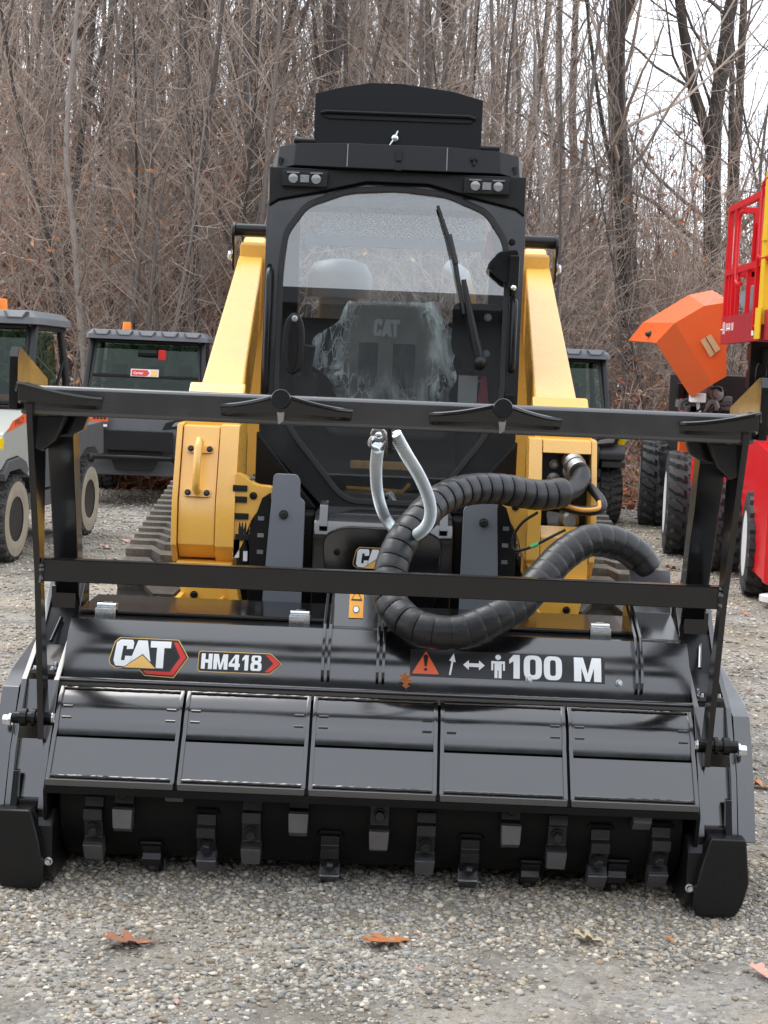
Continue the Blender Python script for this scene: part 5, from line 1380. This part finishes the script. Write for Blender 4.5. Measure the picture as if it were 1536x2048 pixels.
def utility_vehicle(label, hood, style, doors=False):
    """side by side utility vehicle; front faces -y, built round the origin."""
    U = thing('utility_vehicle', (0,0,0), label, 'utility vehicle', 'utility vehicles parked along the wood')
    B = lambda mb, nm, m, par=None, bv=0.012, sm=35: mb.build(nm, m, par or U, bevel=bv, smooth=sm)
    B(MB().box(-0.50,0.50,-1.35,1.45,0.34,0.62), 'chassis', M_CLAD)
    B(MB().prism([(-1.42,0.60),(-1.50,0.80),(-1.46,1.02),(-0.80,1.20),(-0.62,1.20),(-0.62,0.60)], 'x', -0.46, 0.46), 'hood', hood, bv=0.03)
    for s in (-1, 1):
        xa, xb = s*0.44, s*0.74
        B(MB().prism(round_poly([(-1.48,0.80),(-1.36,1.00),(-0.85,1.16),(-0.62,1.16),(-0.66,0.62),(-0.76,0.66),(-0.86,0.78),(-1.02,0.82),(-1.28,0.80),(-1.42,0.72)], 0.03, 3), 'x', xa, xb), 'front_fender', hood, bv=0.02)
        B(MB().prism([(-1.40,0.70),(-1.28,0.79),(-1.02,0.81),(-0.87,0.77),(-0.80,0.70),(-0.86,0.66),(-1.02,0.72),(-1.26,0.71),(-1.36,0.64)], 'x', s*0.50, s*0.765), 'fender_flare', M_CLAD, bv=0.01)
        hl = B(MB().prism([(s*0.30,0.86),(s*0.62,0.90),(s*0.68,1.0),(s*0.60,1.02),(s*0.34,0.94)], 'y', -1.500, -1.40), 'headlight', M_PLAST, bv=0.01)
        B(MB().prism([(s*0.40,0.90),(s*0.60,0.925),(s*0.62,0.985),(s*0.44,0.945)], 'y', -1.507, -1.49), 'lens', M_LENS, hl, bv=0.004)
        B(MB().box(min(s*0.66,s*0.742), max(s*0.66,s*0.742), -1.42, -1.34, 0.88, 0.97), 'marker_light', M_MARK, bv=0.01)
        B(MB().prism(round_poly([(0.42,0.52),(0.42,0.98),(1.48,1.02),(1.52,0.72),(1.36,0.72),(1.20,0.80),(0.92,0.80),(0.72,0.72),(0.66,0.52)], 0.03, 3), 'x', s*0.52, s*0.74), 'bed_side', M_CLAD, bv=0.015)
        B(MB().box(min(s*0.54,s*0.72), max(s*0.54,s*0.72), -0.66, 0.50, 0.36, 0.50), 'rocker_panel', M_CLAD, bv=0.02)
        if doors:
            B(MB().prism(round_poly([(-0.60,0.52),(-0.60,1.10),(-0.10,1.02),(0.38,1.02),(0.40,0.52)], 0.04, 3), 'x', s*0.700, s*0.735), 'door', M_CLAD, bv=0.01)
        # cage
        B(MB().tube([(s*0.68,-0.62,1.14),(s*0.66,-0.46,1.55),(s*0.64,-0.34,1.84)], 0.034, 8), 'front_pillar', M_PLAST, bv=0, sm=60)
        B(MB().tube([(s*0.68,0.48,0.95),(s*0.67,0.46,1.4),(s*0.62,0.42,1.84)], 0.034, 8), 'rear_pillar', M_PLAST, bv=0, sm=60)
        B(MB().tube([(s*0.64,-0.34,1.83),(s*0.64,0.44,1.83)], 0.03, 8), 'side_rail', M_PLAST, bv=0, sm=60)
        B(MB().tube([(s*0.66,0.46,1.62),(s*0.66,0.02,1.10)], 0.014, 6), 'seat_belt', M_DARK, bv=0, sm=60)
        # suspension
        b = MB().tube([(s*0.30,-1.06,0.42),(s*0.52,-1.05,0.34)], 0.022, 8); B(b, 'control_arm', M_SATIN, bv=0)
        pts = [(s*(0.32+0.14*k/60)+0.032*math.cos(k*1.05), -1.12+0.032*math.sin(k*1.05), 0.82-0.40*k/60) for k in range(61)]
        B(MB().tube(pts, 0.008, 5), 'shock_spring', M_CLAD, bv=0, sm=60)
        B(MB().cyl((s*0.32,-1.12,0.85), (s*0.46,-1.12,0.40), 0.02, n=10), 'shock', M_STEEL, bv=0)
        for y in (-1.06, 1.02): wheel(U, UT_T, UT_R, (s*0.63, y, 0.333))
    # roof: stepped plastic panel with pressed ribs
    rp = round_poly([(-0.70,-0.48),(0.70,-0.48),(0.72,-0.30),(0.72,0.48),(0.66,0.56),(-0.66,0.56),(-0.72,0.48),(-0.72,-0.30)], 0.05, 3)
    n = len(rp); rb = MB(); rb.add([(x,y,1.845) for x, y in rp]+[(x*0.985,y*0.98,1.90) for x, y in rp]+[(x*0.90,y*0.86,1.955) for x, y in rp],
        [tuple(range(n))]+[(i,(i+1)%n,n+(i+1)%n,n+i) for i in range(n)]+[(n+i,n+(i+1)%n,2*n+(i+1)%n,2*n+i) for i in range(n)]+[tuple(range(3*n-1,2*n-1,-1))])
    rf = B(rb, 'roof', M_ROOFG, bv=0.008)
    for k in range(5):
        xc = -0.52+0.26*k
        B(MB().prism([(xc-0.10,1.945),(xc-0.065,1.892),(xc+0.065,1.892),(xc+0.10,1.945),(xc+0.085,1.945),(xc+0.055,1.902),(xc-0.055,1.902),(xc-0.085,1.945)], 'y', -0.485, -0.40), 'roof_rib', M_ROOFG, rf, bv=0.004)
    bc = MB().lathe((-0.28 if style != 'near' else 0.26, -0.05, 1.95), (0,0,1), [(0,0.062),(0.02,0.062),(0.022,0.055),(0.09,0.050),(0.105,0.044),(0.108,0.02)], 20)
    B(bc, 'beacon', M_AMBER, bv=0, sm=50)
    # windscreen with frame
    def scr(x, t): return (x, -0.60+0.27*t, 1.20+0.635*t)
    W = 0.61
    P = [scr(-W-0.03,0.02), scr(W+0.03,0.02), scr(W-0.02,0.98), scr(-W+0.02,0.98)]
    B(MB().add(P+[(x,y+0.006,z+0.003) for x,y,z in P], [(0,1,2,3),(7,6,5,4),(0,4,5,1),(1,5,6,2),(2,6,7,3),(3,7,4,0)]), 'windscreen', M_UGLASS, bv=0, sm=0)
    fr = P+[P[0]]
    for a, b in zip(fr, fr[1:]): B(MB().tube([a, b], 0.022, 6), 'screen_frame', M_PLAST, bv=0)
    P = [(-0.60,0.47,1.22),(0.60,0.47,1.22),(0.56,0.44,1.80),(-0.56,0.44,1.80)]
    B(MB().add(P+[(x,y+0.006,z) for x,y,z in P], [(0,1,2,3),(7,6,5,4),(0,4,5,1),(1,5,6,2),(2,6,7,3),(3,7,4,0)]), 'rear_screen', M_UGLASS, bv=0, sm=0)
    B(MB().box(-0.62,0.62,0.43,0.49,0.60,1.215), 'rear_wall', M_CLAD)
    B(MB().prism([(-0.62,0.60),(-0.62,1.19),(-0.50,1.16),(-0.46,0.60)], 'x', -0.60, 0.60), 'dashboard', M_PLAST)
    for x0 in (-0.58, -0.14, 0.20) if style != 'near' else (-0.56, 0.16):
        st = B(MB().prism(round_poly([(0.10,0.78),(0.26,0.78),(0.36,1.34),(0.26,1.36)], 0.03, 3), 'x', x0, x0+0.36), 'seat', M_DARK, bv=0.03)
        B(MB().prism(round_poly([(-0.26,0.66),(0.22,0.66),(0.20,0.80),(-0.24,0.84)], 0.03, 3), 'x', x0, x0+0.36), 'seat_cushion', M_DARK, bv=0.03)
        B(MB().prism(round_poly([(0.27,1.36),(0.34,1.36),(0.37,1.55),(0.30,1.56)], 0.02, 3), 'x', x0+0.10, x0+0.27), 'headrest', M_DARK, bv=0.02)
        if style == 'near':
            B(MB().box(x0+0.03, x0+0.33, 0.075, 0.16, 1.10, 1.26), 'orange_bolster', M_ORGF, bv=0.015)
            B(MB().box(x0+0.33, x0+0.365, 0.05, 0.30, 1.06, 1.24), 'orange_bolster', M_ORGF, bv=0.012)
    b = MB(); b.tube([(0.30+0.17*math.cos(k*0.2618), -0.22+0.10*math.sin(k*0.2618)*0.5, 1.22+0.15*math.sin(k*0.2618)) for k in range(25)], 0.014, 8)
    sw = B(b, 'steering_wheel', M_PLAST, bv=0, sm=60)
    B(MB().cyl((0.30,-0.22,1.22), (0.30,-0.52,1.08), 0.022, n=8), 'steering_column', M_PLAST, sw, bv=0)
    # front end
    B(MB().box(-0.42,0.42,-1.515,-1.44,0.62,0.84), 'grille', M_PLAST)
    if style == 'near':
      for k in range(4): B(MB().box(-0.38,0.38,-1.525,-1.510,0.645+0.045*k,0.665+0.045*k), 'grille_bar', M_CLAD, bv=0.003)
    B(MB().tube([(-0.46,-1.46,0.50),(-0.42,-1.57,0.55),(0.42,-1.57,0.55),(0.46,-1.46,0.50)], 0.03, 8), 'bumper', M_SATIN, bv=0, sm=60)
    B(MB().prism([(-0.30,0.62),(0.30,0.62),(0.20,0.40),(-0.20,0.40)], 'y', -1.46, -1.30), 'skid_plate', M_PLAST)
    B(MB().tube([(-0.10,-0.40,1.70),(0.12,-0.40,1.70)], 0.045, 8), 'inner_mirror', M_DARK, bv=0)
    B(MB().box(0.13,0.22,-0.42,-0.38,1.62,1.74), 'hanging_tag', M_RED)
    B(MB().tube([(-0.60,-0.54,1.30),(-0.10,-0.47,1.45)], 0.010, 6), 'screen_wiper', M_PLAST, bv=0)
    B(MB().box(-0.56,0.56,0.55,1.50,0.74,0.80), 'bed_floor', M_CLAD)
    return U

U1 = utility_vehicle('pale grey hooded utility vehicle with orange beacon at the left edge', M_SAND, 'near', True)
# lettering on its fender (front left corner seen by the camera)
lab = MB().add([(0.7425,-1.30,1.005),(0.7425,-0.80,1.075),(0.7425,-0.80,1.155),(0.7425,-1.16,1.09)], [(0,1,2,3)]).build('fender_label', M_ORG, U1, fix=False, smooth=0)
v, f = text_geo('PRO', 1.0, 0.0); v = fit(v, 0.20, 0.06)
MB().add([(0.744, -1.10+p[0], 1.045+0.14*p[0]+p[1]*0.8) for p in v], f).build('fender_lettering', M_INK, U1, fix=False, smooth=0)
MB().box(0.742, 0.75, 0.55, 0.60, 0.60, 0.98).build('orange_trim', M_ORGF, U1)
U1.location = (-3.50, 12.92, 0); U1.rotation_euler = (0, 0, R(-4.5))
U2 = utility_vehicle('black utility vehicle with a red and yellow windscreen sticker beside the left lift arm', M_CLAD, 'far')
def scp(x, z, o=0.0): return (x, -0.60+0.27*(z-1.20)/0.635-0.004-o, z-o*0.4)   # on the windscreen
def sq(x0, x1, z0, z1, o): return [scp(x0,z0,o), scp(x1,z0,o), scp(x1,z1,o), scp(x0,z1,o)]
MB().tube([scp(-0.62,1.42,-0.01), scp(0.62,1.42,-0.01)], 0.020, 6).build('screen_frame', M_PLAST, U2)
sk = MB().add(sq(-0.17,0.15,1.435,1.52,0.022), [(0,1,2,3)]).build('sticker_border', M_PAPER, U2, fix=False, smooth=0)
MB().add([scp(-0.158,1.443,.026), scp(0.02,1.443,.026), scp(0.045,1.478,.026), scp(0.02,1.512,.026), scp(-0.158,1.512,.026)], [(0,1,2,3,4)]).build('sticker_red', M_RED, sk, fix=False, smooth=0)
MB().add([scp(0.05,1.443,.026), scp(0.14,1.443,.026), scp(0.14,1.512,.026), scp(0.05,1.512,.026), scp(0.072,1.478,.026)], [(0,1,2,3,4)]).build('sticker_yellow', M_GOLD, sk, fix=False, smooth=0)
v, f = text_geo('Carter', 1.0, 0.02); v = fit(v, 0.115, 0.028)
MB().add([scp(-0.138+p[0], 1.464+p[1], 0.030) for p in v], f).build('sticker_lettering', M_WHITE, sk, fix=False, smooth=0)
pl = MB().box(-0.60,-0.28,-1.56,-1.545,0.93,1.03).build('orange_plate', M_ORG, U2, bevel=0.004)
MB().box(-0.60,-0.28,-1.558,-1.543,0.86,0.928).build('grey_plate', M_CLAD, U2, bevel=0.004)
for k, (xa, xb) in enumerate(((-0.585,-0.53),(-0.50,-0.47))): MB().box(xa,xb,-1.563,-1.559,0.955,1.005).build('plate_mark', M_WHITE, pl)
for k in range(4): MB().box(-0.44+0.037*k,-0.414+0.037*k,-1.563,-1.559,0.955,1.01).build('plate_mark', M_INK, pl)
MB().box(-0.40,-0.29,-1.561,-1.557,0.875,0.90).build('plate_mark', M_WHITE, pl)
U2.location = (-2.84, 18.3, 0); U2.rotation_euler = (0, 0, R(3))
U3 = utility_vehicle('black utility vehicle half hidden behind the right lift arm', M_CLAD, 'far')
U3.location = (1.84, 18.4, 0); U3.rotation_euler = (0, 0, R(2))

# ------------------------------------------------------------------ red scissor lift
SLF = thing('scissor_lift', (3.6, 12.6, 0), 'red platform lift with yellow gate post standing at the right edge', 'platform lift')
def rail(pts, r, nm, m=M_REDP, par=None): return MB().tube(pts, r, 8).build(nm, m, par or SLF, smooth=60)
SX = 3.07
MB().box(2.98, 4.6, 11.35, 14.3, 0.50, 1.18).build('chassis', M_REDP, SLF, bevel=0.02)
MB().prism(round_poly([(11.02,0.20),(11.02,1.12),(11.40,1.18),(11.40,0.24)], 0.03, 3), 'x', 2.74, 2.80).build('outrigger_plate', M_REDP, SLF, bevel=0.01)
MB().prism(round_poly([(2.74,0.17),(2.74,1.06),(2.80,1.13),(3.5,1.13),(3.5,0.17)], 0.04, 3), 'y', 10.96, 11.03).build('outrigger_front', M_REDP, SLF, bevel=0.012)
for z in (0.33, 0.21): bolt((2.82,10.958,z), (0,-1,0), 0.016, 0.014, SLF, M_ZINC)
MB().lathe((2.86,11.0,0.05), (0,0,1), [(0,0.13),(0.04,0.13),(0.06,0.05),(0.14,0.05)], 20).build('outrigger_foot', M_RIMW, SLF)
MB().box(2.77, 2.90, 13.85, 13.98, 0.35, 1.14).build('rear_outrigger', M_REDP, SLF, bevel=0.012)
SL_T = tyre_mesh(0.40, 0.30, 18, 0.55, 0.028, m=M_TYREC); SL_R = rim_mesh(0.25, 0.31, M_RIMW)
for y in (11.62, 13.15):
    for x in (2.90, 4.55): wheel(SLF, SL_T, SL_R, Vector((x, y, 0.398))-SLF.location, R(-9))
# scissor pack
for k, (ya, za, yb, zb) in enumerate(((11.6,1.22,14.0,1.40),(14.0,1.22,11.6,1.40),(11.6,1.48,14.0,1.66),(14.0,1.48,11.6,1.66),(11.6,1.74,14.0,1.90))):
    x = 3.22+0.05*(k % 2); d = 0.075
    arm = MB().hexa([(x,ya,za-d),(x+0.045,ya,za-d),(x+0.045,ya,za+d),(x,ya,za+d)], [(x,yb,zb-d),(x+0.045,yb,zb-d),(x+0.045,yb,zb+d),(x,yb,zb+d)]).build('scissor_arm', M_SATIN, SLF, bevel=0.008)
slp = MB().box(3.12, 3.40, 13.42, 13.50, 1.15, 1.98).build('arm_end_plate', M_SATIN, SLF, bevel=0.01)
for z in (1.30, 1.62):
    MB().tube([(3.22+0.045*math.cos(a*0.2618), 13.415, z+0.08+0.10*math.copysign(abs(math.sin(a*0.2618))**0.6, math.sin(a*0.2618))) for a in range(25)], 0.010, 6).build('slot_edge', M_PLAST, slp, smooth=60)
# platform
MB().box(SX, 4.75, 11.2, 14.35, 2.00, 2.06).build('platform_deck', M_REDP, SLF, bevel=0.01)
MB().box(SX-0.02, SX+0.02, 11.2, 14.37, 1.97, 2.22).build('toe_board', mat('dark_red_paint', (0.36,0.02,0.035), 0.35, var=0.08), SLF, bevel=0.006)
MB().box(SX, 4.75, 14.33, 14.37, 2.0, 2.2).build('toe_board', M_REDP, SLF, bevel=0.006)
for (y, ww) in ((14.30,0.024),(14.02,0.022),(13.05,0.04),(12.30,0.03),(11.5,0.03)):
    MB().box(SX-ww, SX+ww, y-0.025, y+0.025, 2.06, 3.20).build('rail_post', M_REDP, SLF, bevel=0.006)
    for s in (-1, 1): bolt((SX-0.022, y+s*0.02, 2.10), (-1,0,0), 0.009, 0.01, SLF, M_ZINC)
for z in (3.20, 2.62): MB().box(SX-0.025, SX+0.025, 11.2, 14.33, z-0.03, z+0.03).build('guard_rail', M_REDP, SLF, bevel=0.008)
for z in (3.20, 2.62): MB().box(SX, 4.75, 14.28, 14.33, z-0.03, z+0.03).build('guard_rail', M_REDP, SLF, bevel=0.008)
rail(spline([(SX-0.03,13.62,3.12),(SX-0.03,13.78,3.10),(SX-0.03,13.82,2.98),(SX-0.03,13.82,2.60),(SX-0.03,13.78,2.50),(SX-0.03,13.60,2.48)], 5), 0.018, 'hand_loop')
rail(spline([(SX-0.03,12.6,3.30),(SX-0.03,12.95,3.28),(SX-0.03,13.0,3.15),(SX-0.03,13.0,2.75),(SX-0.03,12.95,2.66),(SX-0.03,12.6,2.64)], 5), 0.018, 'hand_loop')
MB().box(SX-0.02, SX-0.012, 14.0, 14.06, 2.68, 3.02).build('white_plate', M_PAPER, SLF)
for y in (14.16, 13.86, 13.45, 12.95, 12.1): MB().box(SX-0.018, SX+0.018, y-0.018, y+0.018, 2.22, 2.60).build('rail_picket', M_REDP, SLF, bevel=0.004)
for x in (3.3, 3.6, 3.95, 4.3, 4.7): MB().box(x-0.022, x+0.022, 14.28, 14.33, 2.06, 3.18).build('rail_post', M_REDP, SLF, bevel=0.005)
MB().box(3.30, 3.62, 14.20, 14.25, 2.62, 3.10).build('control_box', M_REDP, SLF, bevel=0.02)
MB().box(3.34, 3.60, 12.9, 13.4, 2.07, 2.75).build('tool_box', M_REDP, SLF, bevel=0.02)
gp2 = MB().box(SX-0.045, SX+0.03, 12.72, 12.86, 2.10, 3.36).build('gate_post', M_YELP, SLF, bevel=0.01)
MB().box(SX-0.06, SX-0.046, 12.70, 12.88, 1.98, 2.24).build('gate_foot', M_YELP, gp2, bevel=0.006)
MB().box(SX-0.06, SX-0.046, 12.66, 12.80, 2.78, 2.92).build('gate_latch', M_YELP, gp2, bevel=0.006)
MB().prism([(12.55,3.36),(12.86,3.34),(12.70,3.62),(12.50,3.80)], 'x', SX-0.03, SX+0.02).build('gate_top', M_YELP, gp2, bevel=0.008)
for k, (ya, yb) in enumerate(((14.18,14.28),(14.06,14.14),(13.96,14.04),(13.84,13.92))):
    MB().box(SX-0.024, SX-0.0205, ya, yb, 2.06 if k < 1 else 2.085, 2.17 if k < 1 else 2.155).build('maker_lettering', mat('faded_white', (0.66,0.40,0.40), 0.5, var=0.1), SLF)
MB().box(SX-0.024, SX-0.0205, 13.05, 13.13, 2.02, 2.16).build('deck_placard', M_PAPER, SLF)
MB().lathe((SX+0.12,13.75,2.36), (-0.6,-0.7,0.2), [(0,0.12),(0.02,0.125),(0.03,0.11)], 24).build('round_mirror', M_GREY, SLF)

# ------------------------------------------------------------------ orange boom lift with its hood up
BL = thing('boom_lift', (3.6, 15.8, 0), 'orange boom lift with its angular engine hood raised behind the red platform', 'boom lift')
def HPX(x, y, Y): return PX3(1250+x/5.37, 560+y/5.37, Y)
yF, yB = 15.0, 15.85
pa, pb, pc, pd, pe = HPX(50,655,yB+0.25), HPX(205,465,yB), HPX(690,175,yB), HPX(935,125,yB), HPX(1060,200,yB)
pf, pg, ph, pi_ = HPX(345,675,yF+0.30), HPX(545,465,yF), HPX(850,290,yF), HPX(1060,255,yF)
pj, pk, pl_, pm_, po = HPX(720,1255,yF+0.30), HPX(945,1115,yF), HPX(1085,1035,yF), HPX(1085,740,yF), HPX(1200,390,yF)
pts = [pa,pb,pc,pd,pe,pf,pg,ph,pi_,pj,pk,pl_,pm_,po]
hm = MB().add(pts, [(0,1,6,5),(1,2,7,6),(2,3,4,8,7),(5,6,10,9),(6,7,8,13,12,11,10)])
hood = hm.build('raised_hood', M_ORGP, BL, fix=False, smooth=0)
sm_ = hood.modifiers.new('thick', 'SOLIDIFY'); sm_.thickness = 0.03; sm_.offset = 0
MB().ball(HPX(265,580,yB-0.30), 0.04, 8, (1.2,1,0.8)).build('hood_latch', M_INK, hood)
q = [HPX(x, y, yF-0.04) for x, y in ((810,650),(920,580),(1025,740),(915,830))]
MB().add(q, [(0,1,2,3)]).build('hood_placard', mat('tan_placard', (0.62,0.40,0.20), 0.5, var=0.15, vscale=30), hood, fix=False, smooth=0)
MB().tube([HPX(868,618,yF-0.045), HPX(968,785,yF-0.045)], 0.004, 5).build('placard_line', M_INK, hood)
MB().box(2.98, 3.12, 15.7, 15.8, 0.9, 1.78).build('engine_bay_post', M_ORGP, BL, bevel=0.01)
MB().box(3.12, 4.6, 15.6, 17.2, 0.85, 1.70).build('engine_bay', M_INK, BL, bevel=0.02)
MB().box(3.0, 4.5, 14.2, 17.6, 0.55, 0.85).build('chassis', M_SATIN, BL, bevel=0.02)
M_ENG = mat('engine_metal', (0.20,0.19,0.18), 0.55, metal=0.4, var=0.4, vscale=14, dust=0.5, dcol=(0.25,0.22,0.19))
MB().cyl(HPX(780,1215,15.35), HPX(775,1315,15.35), 0.085, n=16).build('oil_filter', M_PAPER, BL, bevel=0.01)
MB().tube([HPX(780,1310,15.35), HPX(800,1420,15.35)], 0.02, 8).build('engine_pipe', M_RIMW, BL)
MB().tube(spline([HPX(590,1400,15.4), HPX(610,1310,15.4), HPX(690,1280,15.4), HPX(730,1300,15.4)], 5), 0.02, 8).build('engine_hose', M_CLAD, BL, smooth=60)
MB().tube(spline([HPX(860,1420,15.38), HPX(890,1330,15.38), HPX(960,1310,15.38), HPX(990,1400,15.38)], 5), 0.035, 8).build('engine_pipe', M_ENG, BL, smooth=60)
MB().lathe(HPX(975,1225,15.4), (0.2,-1,0.1), [(-0.05,0.075),(0.03,0.075),(0.035,0.05),(0.06,0.05),(0.07,0.02)], 14).build('alternator', M_ENG, BL)
erg = random.Random(5)
for k in range(14):
    p = Vector(HPX(erg.uniform(600,1080), erg.uniform(1130,1420), 15.45)); q = Vector((erg.uniform(.03,.08), 0.06, erg.uniform(.02,.08)))
    MB().box(p.x-q.x, p.x+q.x, p.y-q.y, p.y+q.y, p.z-q.z, p.z+q.z).build('engine_part', (M_ENG, M_SATIN, M_CLAD)[k % 3], BL, bevel=0.01)
for k in range(6):
    a_ = (erg.uniform(600,1050), erg.uniform(1150,1400)); b_ = (a_[0]+erg.uniform(-120,120), a_[1]+erg.uniform(40,120))
    MB().tube(spline([HPX(*a_,15.36), HPX((a_[0]+b_[0])/2+40, (a_[1]+b_[1])/2-30, 15.33), HPX(*b_,15.36)], 5), 0.014, 7).build('engine_hose', M_RUBBER, BL, smooth=60)
MB().box(*[c for ab in zip(HPX(900,1240,15.45), HPX(1080,1400,15.75)) for c in sorted(ab)]).build('engine_block', M_ENG, BL, bevel=0.02)
BL_T = tyre_mesh(0.485, 0.34, 20, 0.6, 0.034, m=M_TYREC); BL_R = rim_mesh(0.29, 0.36, M_RIMW)
for x, y in ((2.80,14.35),(3.04,17.3),(4.7,14.35),(4.7,17.3)): wheel(BL, BL_T, BL_R, Vector((x, y, 0.483))-BL.location, R(-8))

# ------------------------------------------------------------------ fallen leaves lying singly on the gravel
M_OAK = mat('oak_leaf', (0.46,0.17,0.06), 0.6, var=0.35, vscale=40, bump=0.2, bscale=90)
M_OAKB = mat('brown_oak_leaf', (0.30,0.13,0.07), 0.65, var=0.35, vscale=40, bump=0.2, bscale=90)
M_TAN = mat('tan_leaf', (0.46,0.38,0.24), 0.7, var=0.25, vscale=40)
M_PINK = mat('pinkish_leaf', (0.55,0.30,0.23), 0.65, var=0.25, vscale=40)
HALF = [(0,0.0),(0.03,0.10),(0.16,0.18),(0.20,0.26),(0.09,0.30),(0.11,0.38),(0.30,0.46),(0.36,0.58),(0.16,0.58),(0.14,0.64),(0.27,0.76),(0.24,0.86),(0.10,0.82),(0.06,0.92),(0.0,1.0)]
def leaf(loc, size, rz, m, label, curl=0.18, tilt=(0,0), nm='fallen_leaf'):
    V = []; F = []
    for s in (-1, 1):
        b = len(V)
        for k, (x, y) in enumerate(HALF):
            z = curl*(x*x*2.2+0.55*(y-0.5)**2)+rnd.uniform(-.012,.012)
            V.append((s*x, y-0.5, z)); V.append((0, y-0.5, curl*0.55*(y-0.5)**2))
        for k in range(len(HALF)-1):
            q = (b+2*k, b+2*k+1, b+2*k+3, b+2*k+2); F.append(q if s > 0 else q[::-1])
    st = len(V); V += [(-0.012,-0.5,0.03),(0.012,-0.5,0.03),(0.03,-0.72,0.06),(0.012,-0.72,0.06)]; F.append((st,st+1,st+2,st+3))
    me = bpy.data.meshes.new(nm); me.from_pydata([(x*size,y*size,z*size) for x,y,z in V], [], F); me.materials.append(m)
    o = bpy.data.objects.new(nm, me); link(o); o.location = loc; o.rotation_euler = (tilt[0], tilt[1], rz)
    sd_ = o.modifiers.new('thick', 'SOLIDIFY'); sd_.thickness = 0.0008
    return tag(o, label, 'leaf', 'single leaves lying about')
def ground_pt(u, v):   # where the photographed pixel meets the ground
    lo, hi = 2.0, 60.0
    for _ in range(50):
        y = (lo+hi)/2
        if PX3(u, v, y)[2] > 0: lo = y
        else: hi = y
    p = PX3(u, v, lo); return (p[0], p[1], 0.012)
for (u, v, s, rz, m, lab, cu) in [
    (258,1892,0.16,1.9,M_OAKB,'crumpled brown oak leaf on the gravel, front left',0.4),
    (775,1890,0.175,2.3,M_OAK,'large orange oak leaf on the gravel in front of the mulcher',0.22),
    (1515,1576,0.13,1.2,M_OAK,'orange leaf at the right edge beside the mulcher',0.5),
    (1528,1957,0.11,0.6,M_PINK,'pinkish leaf at the lower right edge',0.5),
    (1340,1886,0.032,0.3,M_OAK,'small orange leaf scrap right of the tan leaf',0.3),
    (1175,1886,0.11,1.5,M_TAN,'curled tan leaf in front of the right end of the rotor',0.6),
    (352,2013,0.024,0.3,M_PINK,'tiny pale leaf scrap at the bottom left',0.3),
    (838,1946,0.030,1.3,M_PINK,'small pinkish leaf scrap right of the large orange leaf',0.3),
    (210,1098,0.16,1.3,M_PINK,'pink leaf on the gravel behind the left brace',0.5),
    (252,1085,0.12,0.4,M_PINK,'faint pink leaf just right of the pink one behind the left brace',0.5),
    (1335,1098,0.17,1.1,M_OAK,'rusty leaf by the chevron tyre of the boom lift',0.5),
    (1345,1141,0.19,1.6,M_OAKB,'dark red leaf cluster on the gravel left of the red lift',0.6),
    (1490,1232,0.09,0.6,M_OAK,'rusty leaf near the right end of the cross bar',0.5),
    (1500,1390,0.06,0.9,M_OAKB,'small brown leaf on the gravel right of the mulcher',0.5)]:
    leaf(ground_pt(u, v), s, rz, m, lab, cu, (0.16,0.1))
leaf((0.087, 4.606, 0.630), 0.062, 2.9, M_OAK, 'small orange oak leaf stuck on the black ridge above the deflector panels', 0.2, (R(68),0))

# ------------------------------------------------------------------ workshop behind the viewer, mirrored in glass and paint
WB = thing('workshop_building', (0, -16, 0), 'long dark metal workshop reflected in the cab glass', 'building')
M_SIDE = mat('grey_siding', (0.07,0.072,0.075), 0.55, var=0.08, vscale=1.5)
MB().box(-24, 24, -30, -16, 0, 8.7).build('wall', M_SIDE, WB)
for k in range(97): pass
MB().prism([(-31,8.7),(-15.4,8.7),(-15.4,9.0),(-23,10.7),(-31,9.0)], 'x', -24.6, 24.6).build('roof', mat('dark_roof', (0.07,0.07,0.075), 0.5, var=0.1), WB)
for x in (-17, -8.5, 0, 8.5, 17):
    d = MB().box(x-2.6, x+2.6, -16.0, -15.9, 0, 5.0).build('roller_door', mat('door_panel', (0.12,0.12,0.12), 0.5, var=0.06), WB)
    for k in range(9): MB().box(x-2.6, x+2.6, -15.9, -15.87, 0.5+0.5*k, 0.54+0.5*k).build('door_joint', M_SIDE, d)
